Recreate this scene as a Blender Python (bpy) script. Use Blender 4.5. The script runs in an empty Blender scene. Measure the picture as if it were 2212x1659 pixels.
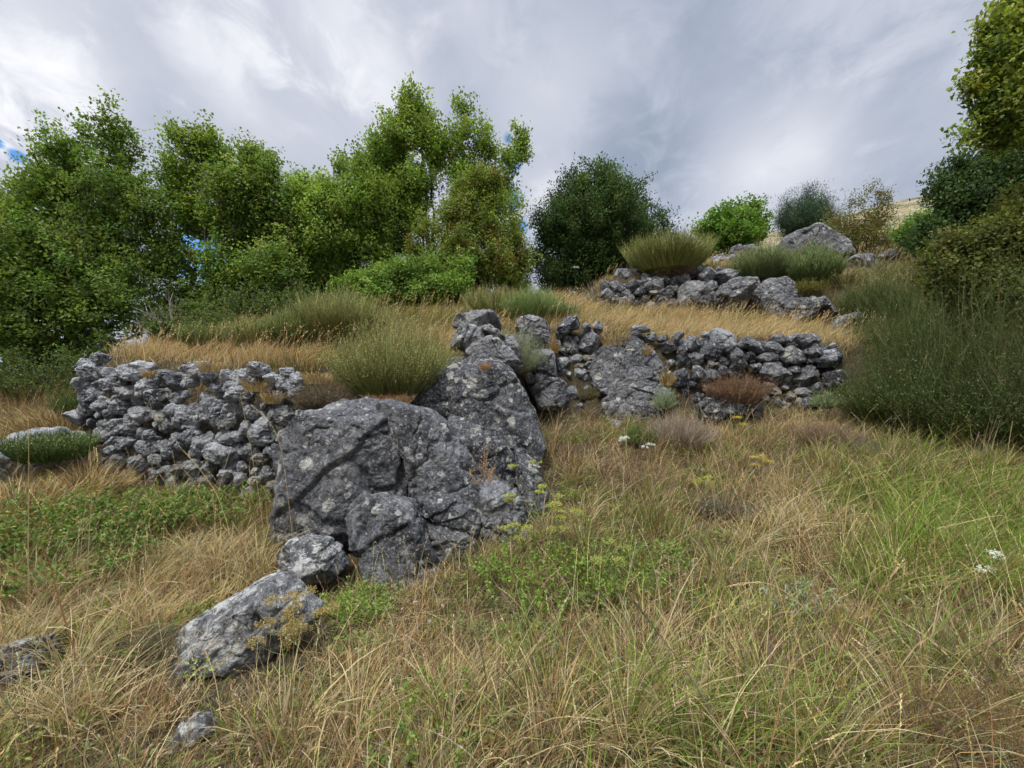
import bpy, bmesh, math, random
import numpy as np
from math import radians, sin, cos, pi

# ------------------------------------------------------------------ camera, sky, sun, exposure
scene = bpy.context.scene
COL = scene.collection
EYE = 1.6
FPX, CX, CY = 929.0, 1106.0, 829.5          # focal length and centre on a 2212 px wide view

cam_data = bpy.data.cameras.new('camera')
cam_data.sensor_width = 36.0
cam_data.lens = FPX / 2212.0 * 36.0
cam_data.clip_start = 0.05
cam_data.clip_end = 3000.0
cam = bpy.data.objects.new('camera', cam_data)
cam.location = (0, 0, EYE)
cam.rotation_euler = (radians(90), 0, 0)
COL.objects.link(cam)
scene.camera = cam

scene.view_settings.view_transform = 'Standard'
scene.view_settings.look = 'None'
scene.view_settings.gamma = 1.0
scene.view_settings.exposure = 1.0
scene.cycles.max_bounces = 6
scene.cycles.diffuse_bounces = 3
scene.cycles.transmission_bounces = 4
scene.cycles.transparent_max_bounces = 4
scene.cycles.use_adaptive_sampling = True
scene.cycles.adaptive_threshold = 0.02
scene.cycles.use_denoising = True
scene.cycles.denoiser = 'OPENIMAGEDENOISE'
scene.cycles.denoising_input_passes = 'RGB_ALBEDO_NORMAL'

SUN_EL, SUN_AZ = 58.0, 215.0                 # azimuth clockwise from +Y: behind the camera, to the left
def make_world():
    w = bpy.data.worlds.new('World')
    scene.world = w
    w.use_nodes = True
    nt = w.node_tree
    N, L = nt.nodes, nt.links
    N.clear()
    out = N.new('ShaderNodeOutputWorld')
    bg = N.new('ShaderNodeBackground')
    bg.inputs['Strength'].default_value = 0.1
    L.new(bg.outputs[0], out.inputs[0])
    sky = N.new('ShaderNodeTexSky')
    sky.sky_type = 'NISHITA'
    sky.sun_disc = False
    sky.sun_elevation = radians(SUN_EL)
    sky.sun_rotation = radians(SUN_AZ)
    sky.altitude = 1000
    sky.dust_density = 0.3
    sky.ozone_density = 3.0
    tc = N.new('ShaderNodeTexCoord')
    sep = N.new('ShaderNodeSeparateXYZ')
    L.new(tc.outputs['Generated'], sep.inputs[0])
    def m(op, a, b=None, c=None, clamp=False):
        n = N.new('ShaderNodeMath'); n.operation = op; n.use_clamp = clamp
        for i, v in enumerate((a, b, c)):
            if v is None: continue
            if isinstance(v, (int, float)): n.inputs[i].default_value = v
            else: L.new(v, n.inputs[i])
        return n.outputs[0]
    zc = m('ADD', m('MAXIMUM', sep.outputs['Z'], 0.0), 0.28)
    px = m('DIVIDE', sep.outputs['X'], zc)
    py = m('DIVIDE', sep.outputs['Y'], zc)
    comb = N.new('ShaderNodeCombineXYZ')
    L.new(px, comb.inputs[0]); L.new(py, comb.inputs[1])
    def noise(scale_xyz, rot, detail, rough, dist, off=(0, 0, 0), scale=1.0):
        mp = N.new('ShaderNodeMapping')
        mp.inputs['Rotation'].default_value = (0, 0, radians(rot))
        mp.inputs['Scale'].default_value = scale_xyz
        mp.inputs['Location'].default_value = off
        L.new(comb.outputs[0], mp.inputs[0])
        n = N.new('ShaderNodeTexNoise')
        n.inputs['Scale'].default_value = scale
        n.inputs['Detail'].default_value = detail
        n.inputs['Roughness'].default_value = rough
        n.inputs['Distortion'].default_value = dist
        L.new(mp.outputs[0], n.inputs['Vector'])
        return n.outputs['Fac']
    streak = noise((1.3, 0.6, 1), 24, 3, 0.45, 0.3, (3.1, 1.7, 0), 0.9)
    puff = noise((2.0, 1.3, 1), 24, 6, 0.5, 0.4, (7.3, 2.2, 0), 1.2)
    fine = noise((5.0, 3.4, 1), 24, 9, 0.62, 0.5, (1.3, 5.2, 0), 1.7)
    v = m('ADD', m('MULTIPLY', streak, 0.62), m('ADD', m('MULTIPLY', puff, 0.32), m('MULTIPLY', fine, 0.10)))
    def blob(vx, vy, r, sharp=1.0):
        """soft spot around a direction in the sky"""
        d = np.array([(vx - CX) / FPX, 1.0, -(vy - CY) / FPX]); d /= np.linalg.norm(d)
        dp = N.new('ShaderNodeVectorMath'); dp.operation = 'DISTANCE'
        nn = N.new('ShaderNodeVectorMath'); nn.operation = 'NORMALIZE'
        L.new(tc.outputs['Generated'], nn.inputs[0])
        L.new(nn.outputs[0], dp.inputs[0]); dp.inputs[1].default_value = tuple(d)
        q = m('DIVIDE', dp.outputs['Value'], r)
        q = m('ADD', q, m('ADD', m('MULTIPLY', m('SUBTRACT', puff, 0.5), 2.2 * sharp), m('MULTIPLY', m('SUBTRACT', fine, 0.5), 2.4 * sharp)))
        return m('SUBTRACT', 1.0, m('SMOOTH_MIN', m('MAXIMUM', q, 0.0), 1.0, 0.2), None, True)
    bright = None
    for b in ((20, 130, 0.26), (30, 150, .12), (150, 190, 0.10), (470, 95, 0.09), (740, 40, 0.17), (560, 230, 0.16), (1010, 20, .12), (1190, 190, 0.16),
              (1640, 370, 0.13), (1760, 330, .10), (20, 360, 0.12), (900, 170, 0.14), (2100, 480, .2), (1180, 420, .10)):
        s = m('MULTIPLY', blob(*b), 0.125)
        bright = s if bright is None else m('ADD', bright, s)
    dark = None
    for b in ((620, 150, 0.15), (950, 110, 0.10), (1000, 260, .12), (250, 60, 0.16), (1500, 200, 0.30), (1900, 330, .18), (1350, 380, .16), (330, 260, .1)):
        s = m('MULTIPLY', blob(*b), 0.095)
        dark = s if dark is None else m('ADD', dark, s)
    v = m('SUBTRACT', m('ADD', v, bright), dark)
    ramp = N.new('ShaderNodeValToRGB')
    el = ramp.color_ramp.elements
    el[0].position = 0.36; el[0].color = (0.30, 0.355, 0.46, 1)
    el[1].position = 0.84; el[1].color = (0.93, 0.94, 0.97, 1)
    e = el.new(0.47); e.color = (0.405, 0.455, 0.555, 1)
    e = el.new(0.60); e.color = (0.56, 0.59, 0.68, 1)
    e = el.new(0.71); e.color = (0.76, 0.78, 0.84, 1)
    L.new(v, ramp.inputs[0])
    # extra cloud brightness added high overhead, out of the picture, to light the land
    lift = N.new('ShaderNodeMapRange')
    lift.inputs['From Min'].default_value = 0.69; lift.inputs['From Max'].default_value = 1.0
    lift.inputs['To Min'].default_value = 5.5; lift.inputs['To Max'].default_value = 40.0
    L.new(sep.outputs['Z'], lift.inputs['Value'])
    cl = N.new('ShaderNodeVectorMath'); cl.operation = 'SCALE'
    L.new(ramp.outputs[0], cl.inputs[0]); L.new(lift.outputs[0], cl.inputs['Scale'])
    gap = None
    for b in ((-30, 288, 0.012, 2.2), (40, 338, 0.012, .8), (440, 560, 0.06, .8), (380, 570, .04, .8), (1108, 350, 0.030, .8), (1108, 430, 0.032, .8), (1122, 490, 0.026, .7), (1098, 300, .016, .8)):
        s = blob(*b)
        gap = s if gap is None else m('MAXIMUM', gap, s)
    gapm = N.new('ShaderNodeMapRange'); gapm.interpolation_type = 'SMOOTHSTEP'
    gapm.inputs['From Min'].default_value = 0.0; gapm.inputs['From Max'].default_value = 0.8
    L.new(gap, gapm.inputs['Value'])
    blue = N.new('ShaderNodeMix'); blue.data_type = 'RGBA'; blue.blend_type = 'MULTIPLY'
    blue.inputs['Factor'].default_value = 1.0
    L.new(sky.outputs[0], blue.inputs['A']); blue.inputs['B'].default_value = (0.55, 0.85, 1.05, 1)
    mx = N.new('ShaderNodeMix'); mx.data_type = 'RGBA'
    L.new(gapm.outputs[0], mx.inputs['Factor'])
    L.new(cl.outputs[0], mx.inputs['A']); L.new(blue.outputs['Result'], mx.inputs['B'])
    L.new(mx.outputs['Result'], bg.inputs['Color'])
make_world()

sun_data = bpy.data.lights.new('sun', 'SUN')
sun_data.energy = 1.8
sun_data.angle = radians(14)
sun_data.color = (1.0, 0.95, 0.86)
sun = bpy.data.objects.new('sun', sun_data)
_az, _el = radians(SUN_AZ), radians(SUN_EL)
from mathutils import Vector
_dir = Vector((sin(_az) * cos(_el), cos(_az) * cos(_el), sin(_el)))
sun.rotation_euler = _dir.to_track_quat('Z', 'Y').to_euler()
COL.objects.link(sun)

# ------------------------------------------------------------------ helpers
def V(px, py, d):
    return np.array([(px - CX) / FPX * d, d, EYE - (py - CY) / FPX * d])

def hsh(ix, iy, iz, seed):
    n = (ix.astype(np.uint64) * np.uint64(73856093)) ^ (iy.astype(np.uint64) * np.uint64(19349663)) ^ (iz.astype(np.uint64) * np.uint64(83492791)) ^ np.uint64((seed * 2654435761) & 0xffffffff)
    n &= np.uint64(0xffffffff)
    n ^= n >> np.uint64(13); n = (n * np.uint64(0x5bd1e995)) & np.uint64(0xffffffff)
    n ^= n >> np.uint64(15); n = (n * np.uint64(0x27d4eb2d)) & np.uint64(0xffffffff)
    n ^= n >> np.uint64(14)
    return n

def perlin(P, seed=0):
    """gradient noise, about -1..1"""
    P = np.asarray(P, float)
    F = np.floor(P); f = P - F
    I = F.astype(np.int64) + 100000
    u = f * f * f * (f * (f * 6 - 15) + 10)
    res = np.zeros(len(P))
    for dx in (0, 1):
        wx = u[:, 0] if dx else 1 - u[:, 0]
        for dy in (0, 1):
            wy = u[:, 1] if dy else 1 - u[:, 1]
            for dz in (0, 1):
                wz = u[:, 2] if dz else 1 - u[:, 2]
                h = hsh(I[:, 0] + dx, I[:, 1] + dy, I[:, 2] + dz, seed)
                gx = (h & np.uint64(1023)).astype(float) / 511.5 - 1
                gy = ((h >> np.uint64(10)) & np.uint64(1023)).astype(float) / 511.5 - 1
                gz = ((h >> np.uint64(20)) & np.uint64(1023)).astype(float) / 511.5 - 1
                res += wx * wy * wz * (gx * (f[:, 0] - dx) + gy * (f[:, 1] - dy) + gz * (f[:, 2] - dz))
    return res * 1.3

def fbm(P, seed=0, octaves=4, gain=0.5, lac=2.03):
    r = 0; a = 1; s = 0
    P = np.asarray(P, float)
    for o in range(octaves):
        r = r + a * perlin(P + o * 17.3, seed + o * 11); s += a
        P = P * lac; a *= gain
    return r / s

def new_obj(name, verts, loops, totals, mat, parent=None, col=None, smooth=True):
    me = bpy.data.meshes.new(name)
    verts = np.asarray(verts, np.float32); loops = np.asarray(loops, np.int32); totals = np.asarray(totals, np.int32)
    me.vertices.add(len(verts)); me.vertices.foreach_set('co', verts.ravel())
    me.loops.add(len(loops)); me.loops.foreach_set('vertex_index', loops)
    me.polygons.add(len(totals))
    starts = np.zeros(len(totals), np.int32); starts[1:] = np.cumsum(totals)[:-1]
    me.polygons.foreach_set('loop_start', starts)
    me.polygons.foreach_set('loop_total', totals)
    me.polygons.foreach_set('use_smooth', np.full(len(totals), smooth))
    if col is not None:
        at = me.color_attributes.new('Col', 'FLOAT_COLOR', 'POINT')
        c = np.ones((len(verts), 4), np.float32); c[:, :3] = col
        at.data.foreach_set('color', c.ravel())
    me.update(calc_edges=True)
    me.materials.append(mat)
    o = bpy.data.objects.new(name, me)
    COL.objects.link(o)
    if parent is not None: o.parent = parent
    return o

def tag(o, label=None, cat=None, group=None, kind=None):
    if label: o['label'] = label
    if cat: o['category'] = cat
    if group: o['group'] = group
    if kind: o['kind'] = kind
    return o

def empty(name, loc, label=None, cat=None, group=None):
    o = bpy.data.objects.new(name, None)
    o.empty_display_size = 0.1
    o.location = tuple(float(v) for v in loc)
    COL.objects.link(o)
    return tag(o, label, cat, group)

def norm(v):
    return v / np.maximum(np.linalg.norm(v, axis=-1, keepdims=True), 1e-9)

# ------------------------------------------------------------------ materials
def mat_base(name):
    m = bpy.data.materials.new(name); m.use_nodes = True
    nt = m.node_tree; nt.nodes.clear()
    return m, nt.nodes, nt.links

def rock_material(name, c_dark, c_mid, c_light, lichen, lichen_col, rust=0.3, scale=1.0, bump=1.0):
    m, N, L = mat_base(name)
    out = N.new('ShaderNodeOutputMaterial'); b = N.new('ShaderNodeBsdfPrincipled')
    b.inputs['Roughness'].default_value = 0.88
    b.inputs['Specular IOR Level'].default_value = 0.25
    L.new(b.outputs[0], out.inputs[0])
    g = N.new('ShaderNodeNewGeometry')
    oi = N.new('ShaderNodeObjectInfo')
    def noise(s, det=6, rough=0.6, dist=0.0, vec=None):
        n = N.new('ShaderNodeTexNoise'); n.inputs['Scale'].default_value = s * scale
        n.inputs['Detail'].default_value = det; n.inputs['Roughness'].default_value = rough
        n.inputs['Distortion'].default_value = dist
        L.new(vec or g.outputs['Position'], n.inputs['Vector'])
        return n
    def ramp(src, stops):
        r = N.new('ShaderNodeValToRGB'); e = r.color_ramp.elements
        e[0].position, e[0].color = stops[0][0], (*stops[0][1], 1)
        e[1].position, e[1].color = stops[-1][0], (*stops[-1][1], 1)
        for p, c in stops[1:-1]:
            q = e.new(p); q.color = (*c, 1)
        L.new(src, r.inputs[0]); return r.outputs[0]
    def math_(op, a, b_=None, clamp=False):
        n = N.new('ShaderNodeMath'); n.operation = op; n.use_clamp = clamp
        for i, v in enumerate((a, b_)):
            if v is None: continue
            if isinstance(v, (int, float)): n.inputs[i].default_value = v
            else: L.new(v, n.inputs[i])
        return n.outputs[0]
    def mix(f, a, c, mode='MIX'):
        n = N.new('ShaderNodeMix'); n.data_type = 'RGBA'; n.blend_type = mode
        for k, v in (('Factor', f), ('A', a), ('B', c)):
            if isinstance(v, (int, float)): n.inputs[k].default_value = v
            elif isinstance(v, tuple): n.inputs[k].default_value = (*v, 1)
            else: L.new(v, n.inputs[k])
        return n.outputs['Result']
    big = noise(1.3, 5, 0.6, 0.8)
    med = noise(9, 8, 0.68, 0.3)
    tone = math_('ADD', math_('MULTIPLY', big.outputs['Fac'], 0.55), math_('MULTIPLY', med.outputs['Fac'], 0.45))
    tone = math_('ADD', tone, math_('MULTIPLY', math_('SUBTRACT', oi.outputs['Random'], 0.5), 0.15))
    base = ramp(tone, [(0.39, c_dark), (0.50, c_mid), (0.62, c_light)])
    # fine grey speckle
    sp = noise(45, 4, 0.7)
    base = mix(math_('MULTIPLY', ramp(sp.outputs['Fac'], [(0.52, (0, 0, 0)), (0.66, (1, 1, 1))]), 0.55), base, tuple(min(1, v * 1.7) for v in c_light))
    dk = noise(28, 5, 0.7, 0.5)
    base = mix(math_('MULTIPLY', ramp(dk.outputs['Fac'], [(0.36, (1, 1, 1)), (0.47, (0, 0, 0))]), 0.7), base, tuple(v * 0.55 for v in c_dark))
    # crusty pale lichen: warped cells, patchy
    wv = N.new('ShaderNodeVectorMath'); wv.operation = 'MULTIPLY_ADD'
    wn = noise(22, 4, 0.7)
    L.new(wn.outputs['Color'], wv.inputs[0]); wv.inputs[1].default_value = (0.09, 0.09, 0.09)
    L.new(g.outputs['Position'], wv.inputs[2])
    def cells(s, r0, r1, keep):
        vo = N.new('ShaderNodeTexVoronoi'); vo.inputs['Scale'].default_value = s * scale
        L.new(wv.outputs[0], vo.inputs['Vector'])
        spot = ramp(vo.outputs['Distance'], [(r0, (1, 1, 1)), (r1, (0, 0, 0))])
        sc = N.new('ShaderNodeSeparateColor'); L.new(vo.outputs['Color'], sc.inputs[0])
        k = math_('LESS_THAN', sc.outputs[0], keep)
        return math_('MULTIPLY', spot, k), sc.outputs[1]
    patch = ramp(noise(3.3, 4, 0.6, 0.5).outputs['Fac'], [(0.50 - 0.12 * lichen, (0, 0, 0)), (0.62 - 0.10 * lichen, (1, 1, 1))])
    s1, r1 = cells(4.4, 0.27, 0.30, 0.16 + 0.16 * lichen)
    s2, r2 = cells(10, 0.27, 0.31, 0.14 + 0.2 * lichen)
    s3, r3 = cells(24, 0.25, 0.31, 0.12 + 0.2 * lichen)
    crust = ramp(noise(9, 8, 0.75, 0.9).outputs['Fac'], [(0.58 - 0.07 * lichen, (0, 0, 0)), (0.64 - 0.06 * lichen, (1, 1, 1))])
    lf = math_('MAXIMUM', math_('MAXIMUM', s1, s2), math_('MAXIMUM', math_('MULTIPLY', s3, 0.8), math_('MULTIPLY', math_('MULTIPLY', crust, patch), 0.8)))
    lf = math_('MULTIPLY', lf, math_('ADD', 0.45, math_('MULTIPLY', ramp(noise(40, 5, .7).outputs['Fac'], [(.38, (0, 0, 0)), (.5, (1, 1, 1))]), 0.65)))
    lc = mix(r2, lichen_col, tuple(v * 0.72 for v in lichen_col))
    base = mix(math_('MULTIPLY', lf, 0.92), base, lc)
    # ochre lichen and moss flecks
    if rust > 0:
        ru = ramp(noise(5.5, 7, 0.75, 0.8).outputs['Fac'], [(0.66 - 0.05 * rust, (0, 0, 0)), (0.71 - 0.04 * rust, (1, 1, 1))])
        base = mix(math_('MULTIPLY', ru, 0.65), base, (0.17, 0.085, 0.03))
        mo = ramp(noise(3.1, 7, 0.7, 0.5).outputs['Fac'], [(0.67, (0, 0, 0)), (0.72, (1, 1, 1))])
        base = mix(math_('MULTIPLY', mo, 0.5), base, (0.09, 0.08, 0.02))
    L.new(base, b.inputs['Base Color'])
    # relief
    def bumpn(src, strength, dist, prev=None):
        n = N.new('ShaderNodeBump'); n.inputs['Strength'].default_value = strength; n.inputs['Distance'].default_value = dist
        L.new(src, n.inputs['Height'])
        if prev is not None: L.new(prev, n.inputs['Normal'])
        return n.outputs[0]
    nb = bumpn(noise(6, 8, 0.62, 0.9).outputs['Fac'], 1.0 * bump, 0.16)
    vo = N.new('ShaderNodeTexVoronoi'); vo.feature = 'DISTANCE_TO_EDGE'; vo.inputs['Scale'].default_value = 6 * scale
    L.new(wv.outputs[0], vo.inputs['Vector'])
    crk = ramp(vo.outputs['Distance'], [(0.0, (0, 0, 0)), (0.05, (1, 1, 1))])
    nb = bumpn(math_('MULTIPLY', crk, ramp(big.outputs['Fac'], [(.45, (0, 0, 0)), (.6, (1, 1, 1))])), 0.5 * bump, 0.02, nb)
    nb = bumpn(noise(30, 5, 0.62, 0.5).outputs['Fac'], 0.7 * bump, 0.02, nb)
    nb = bumpn(noise(110, 3, 0.7).outputs['Fac'], 0.25 * bump, 0.005, nb)
    L.new(nb, b.inputs['Normal'])
    return m

M_BOULDER = rock_material('boulder_limestone', (0.045, 0.046, 0.050), (0.120, 0.121, 0.127), (0.245, 0.246, 0.248), 0.5, (0.50, 0.49, 0.45), 0.25)
M_BOULDER2 = rock_material('boulder_limestone_grey', (0.048, 0.049, 0.053), (0.135, 0.135, 0.14), (0.27, 0.27, 0.27), 0.55, (0.50, 0.49, 0.43), 0.3)
M_LICHEN = rock_material('lichened_limestone', (0.085, 0.088, 0.095), (0.30, 0.305, 0.318), (0.55, 0.555, 0.56), 1.0, (0.62, 0.62, 0.61), 0.5, 1.1, 1.3)
M_CRUST = rock_material('crusted_limestone', (0.042, 0.043, 0.047), (0.115, 0.116, 0.12), (0.24, 0.24, 0.24), 1.35, (0.62, 0.61, 0.56), 0.35, 1.0, 1.1)
M_STONE = rock_material('wall_limestone', (0.042, 0.044, 0.050), (0.145, 0.148, 0.158), (0.34, 0.342, 0.35), 0.75, (0.52, 0.53, 0.53), 0.3, 1.2)
M_PALE = rock_material('pale_limestone', (0.22, 0.20, 0.165), (0.38, 0.355, 0.30), (0.52, 0.49, 0.43), 0.2, (0.6, 0.58, 0.52), 0.35, 1.2)
M_TAN = rock_material('tan_limestone', (0.15, 0.13, 0.10), (0.26, 0.23, 0.18), (0.36, 0.33, 0.28), 0.2, (0.55, 0.53, 0.48), 0.4, 1.2)

def leaf_material(name, trans=0.35, rough=0.55, gloss=True):
    m, N, L = mat_base(name)
    out = N.new('ShaderNodeOutputMaterial')
    at = N.new('ShaderNodeAttribute'); at.attribute_name = 'Col'
    b = N.new('ShaderNodeBsdfPrincipled')
    b.inputs['Roughness'].default_value = rough
    b.inputs['Specular IOR Level'].default_value = 0.3 if gloss else 0.1
    L.new(at.outputs['Color'], b.inputs['Base Color'])
    if trans > 0:
        t = N.new('ShaderNodeBsdfTranslucent')
        hs = N.new('ShaderNodeHueSaturation'); hs.inputs['Value'].default_value = 1.25; hs.inputs['Saturation'].default_value = 1.1
        hs.inputs['Hue'].default_value = 0.485
        L.new(at.outputs['Color'], hs.inputs['Color']); L.new(hs.outputs[0], t.inputs['Color'])
        mx = N.new('ShaderNodeMixShader'); mx.inputs[0].default_value = trans
        L.new(b.outputs[0], mx.inputs[1]); L.new(t.outputs[0], mx.inputs[2]); L.new(mx.outputs[0], out.inputs[0])
    else:
        L.new(b.outputs[0], out.inputs[0])
    return m
M_LEAF = leaf_material('leaf', 0.36, 0.75)
M_GRASS = leaf_material('grass_blade', 0.30, 0.6, False)
M_STEM = leaf_material('plant_stem', 0.0, 0.8, False)

def bark_material():
    m, N, L = mat_base('bark')
    out = N.new('ShaderNodeOutputMaterial'); b = N.new('ShaderNodeBsdfPrincipled'); b.inputs['Roughness'].default_value = 0.9
    g = N.new('ShaderNodeNewGeometry')
    mp = N.new('ShaderNodeMapping'); mp.inputs['Scale'].default_value = (14, 14, 4); L.new(g.outputs['Position'], mp.inputs[0])
    n = N.new('ShaderNodeTexNoise'); n.inputs['Scale'].default_value = 1.5; n.inputs['Detail'].default_value = 6; L.new(mp.outputs[0], n.inputs['Vector'])
    r = N.new('ShaderNodeValToRGB'); r.color_ramp.elements[0].color = (0.03, 0.024, 0.018, 1); r.color_ramp.elements[1].color = (0.12, 0.105, 0.085, 1)
    r.color_ramp.elements[0].position = .3; r.color_ramp.elements[1].position = .75
    L.new(n.outputs[0], r.inputs[0]); L.new(r.outputs[0], b.inputs['Base Color'])
    bp = N.new('ShaderNodeBump'); bp.inputs['Distance'].default_value = 0.03; L.new(n.outputs[0], bp.inputs['Height']); L.new(bp.outputs[0], b.inputs['Normal'])
    L.new(b.outputs[0], out.inputs[0])
    return m
M_BARK = bark_material()

def soil_material(name, c1, c2, c3):
    m, N, L = mat_base(name)
    out = N.new('ShaderNodeOutputMaterial'); b = N.new('ShaderNodeBsdfPrincipled'); b.inputs['Roughness'].default_value = 0.95
    b.inputs['Specular IOR Level'].default_value = 0.1
    g = N.new('ShaderNodeNewGeometry')
    n = N.new('ShaderNodeTexNoise'); n.inputs['Scale'].default_value = 0.8; n.inputs['Detail'].default_value = 8; n.inputs['Roughness'].default_value = .7
    L.new(g.outputs['Position'], n.inputs['Vector'])
    n2 = N.new('ShaderNodeTexNoise'); n2.inputs['Scale'].default_value = 24; n2.inputs['Detail'].default_value = 8; n2.inputs['Roughness'].default_value = .75
    L.new(g.outputs['Position'], n2.inputs['Vector'])
    a = N.new('ShaderNodeMath'); a.operation = 'MULTIPLY_ADD'; L.new(n2.outputs[0], a.inputs[0]); a.inputs[1].default_value = .8
    a2 = N.new('ShaderNodeMath'); a2.operation = 'MULTIPLY'; L.new(n.outputs[0], a2.inputs[0]); a2.inputs[1].default_value = .5; L.new(a2.outputs[0], a.inputs[2])
    r = N.new('ShaderNodeValToRGB'); e = r.color_ramp.elements
    e[0].position = .45; e[0].color = (*c1, 1); e[1].position = .85; e[1].color = (*c3, 1); q = e.new(.64); q.color = (*c2, 1)
    L.new(a.outputs[0], r.inputs[0]); L.new(r.outputs[0], b.inputs['Base Color'])
    bp = N.new('ShaderNodeBump'); bp.inputs['Distance'].default_value = 0.05; L.new(n2.outputs[0], bp.inputs['Height']); L.new(bp.outputs[0], b.inputs['Normal'])
    L.new(b.outputs[0], out.inputs[0])
    return m
M_SOIL = soil_material('dry_soil', (0.035, 0.028, 0.018), (0.085, 0.066, 0.04), (0.17, 0.135, 0.08))
# ------------------------------------------------------------------ terrain (three stepped levels of the hillside)
def _pts(vp, xyz=()):
    a = [V(*p) for p in vp] + [np.array(p, float) for p in xyz]
    return np.array(a)
CTRL_A = _pts([(1106, 1659, 1.79), (0, 1659, 1.79), (2212, 1659, 1.70), (860, 1265, 3.55), (500, 1460, 2.42), (100, 1400, 2.6),
               (100, 1150, 3.9), (400, 1090, 4.7), (160, 1045, 5.0), (0, 900, 7.5), (0, 830, 12), (1500, 1250, 3.1), (1250, 1150, 3.8),
               (1500, 1050, 4.6), (1250, 900, 6.3), (1800, 900, 6.3), (1200, 980, 5.2), (2000, 1000, 4.6), (2212, 960, 4.8),
               (2100, 1250, 2.9), (2212, 1400, 2.3)],
              [(0, -3, -.35), (-6, -3, -.4), (6, -3, 0), (-14, 16, 1.7), (-25, 10, 0.6), (-60, 30, -4), (-60, -30, -8), (60, -30, 2), (8, 5, 1.3), (10, 8, 2.2), (14, 4, 1.7), (60, 60, 16), (0, -40, -6)])
CTRL_B = _pts([(170, 778, 6.0), (450, 803, 5.4), (640, 805, 5.1), (760, 850, 4.9), (900, 800, 5.4), (230, 755, 8), (500, 742, 7.5), (750, 700, 7.5),
               (600, 700, 9), (1100, 665, 9.5), (1150, 682, 8), (1200, 695, 7.3), (1300, 735, 6.9), (1800, 742, 6.9), (1300, 690, 9.5), (1550, 685, 10),
               (1800, 705, 9), (1900, 730, 8), (700, 660, 13), (1000, 657, 13), (1230, 645, 14), (1000, 780, 6.0)],
              [(-12, 12, 2.2), (-14, 18, 2.4), (-30, 20, 1.0), (10, 9, 2.9), (14, 10, 3.8), (0, 30, 3.2), (-15, 30, 1.0), (15, 30, 6), (-60, 60, -4), (60, 60, 16), (0, 70, -4)])
CTRL_C = _pts([(1300, 603, 11), (1500, 578, 11.5), (1600, 558, 13), (1750, 572, 13), (1950, 565, 11), (1900, 525, 15), (2000, 495, 16), (1800, 600, 10.8)],
              [(6, 25, 7.6), (20, 25, 10), (20, 12, 6.3), (2, 18, 5.2), (12, 40, 11), (60, 60, 20), (-10, 40, 3)])

class RBF:
    def __init__(s, P, smooth=0.02):
        s.X = P[:, :2]; n = len(P)
        D = np.linalg.norm(s.X[:, None] - s.X[None], axis=2)
        K = D + 0.0
        A = np.zeros((n + 3, n + 3))
        A[:n, :n] = K - smooth * np.eye(n); A[:n, n] = 1; A[:n, n + 1:] = s.X
        A[n:, :n] = A[:n, n:].T
        s.w = np.linalg.solve(A, np.concatenate([P[:, 2], [0, 0, 0]]))
    def __call__(s, x, y):
        x = np.asarray(x, float).ravel(); y = np.asarray(y, float).ravel()
        r = np.full(len(x), s.w[len(s.X)]) + s.w[-2] * x + s.w[-1] * y
        for (a, b), w in zip(s.X, s.w):
            r += w * np.sqrt((x - a) ** 2 + (y - b) ** 2 + 0.05)
        return r
RA, RB, RC = RBF(CTRL_A), RBF(CTRL_B), RBF(CTRL_C)

LINE_AB = np.array([(-26, 34), (-9.5, 11), (-6.3, 7.2), V(172, 0, 6.05)[:2], V(300, 0, 5.65)[:2], V(520, 0, 5.4)[:2], V(640, 0, 5.2)[:2], V(760, 0, 4.95)[:2], V(900, 0, 5.1)[:2], V(1060, 0, 5.9)[:2],
                    V(1190, 0, 6.6)[:2], V(1500, 0, 6.85)[:2], V(1830, 0, 6.7)[:2], (7.5, 7.3), (11, 8.0), (40, 14)])
LINE_BC = np.array([(2.6, 34), (2.3, 15), V(1292, 0, 11.2)[:2], V(1500, 0, 10.9)[:2], V(1700, 0, 10.5)[:2], V(1850, 0, 9.8)[:2], (10, 9.8), (14, 11.5), (40, 16)])

def sd_line(L, x, y):
    """signed distance, positive on the left-hand (uphill) side of the polyline"""
    best = np.full(len(x), 1e9); sg = np.ones(len(x))
    for (x0, y0), (x1, y1) in zip(L[:-1], L[1:]):
        dx, dy = x1 - x0, y1 - y0
        t = np.clip(((x - x0) * dx + (y - y0) * dy) / (dx * dx + dy * dy), 0, 1)
        d = np.hypot(x - x0 - t * dx, y - y0 - t * dy)
        s = np.where(dx * (y - y0) - dy * (x - x0) > 0, 1.0, -1.0)
        m = d < best - 1e-6
        best = np.where(m, d, best); sg = np.where(m, s, sg)
    return best * sg

def sstep(a, b, v):
    t = np.clip((v - a) / (b - a), 0, 1)
    return t * t * (3 - 2 * t)

def H(x, y):
    x = np.atleast_1d(np.asarray(x, float)); y = np.atleast_1d(np.asarray(y, float))
    za, zb, zc = RA(x, y), RB(x, y), RC(x, y)
    sab = sd_line(LINE_AB, x, y); sbc = sd_line(LINE_BC, x, y)
    z = za + (np.maximum(zb, za) - za) * sstep(-0.12, 0.28, sab)
    wd = 2.6 * sstep(6.2, 8.0, x)
    z = z + (np.maximum(zc, z) - z) * sstep(-0.15 - wd, 0.35 + .3 * wd, sbc)
    P = np.stack([x, y, x * 0], 1)
    return z + 0.05 * perlin(P * 0.9, 3) + 0.025 * perlin(P * 3.1, 5)

def view_px(x, y, z):
    return CX + FPX * x / np.maximum(y, .2), CY - FPX * (z - EYE) / np.maximum(y, .2)

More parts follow.
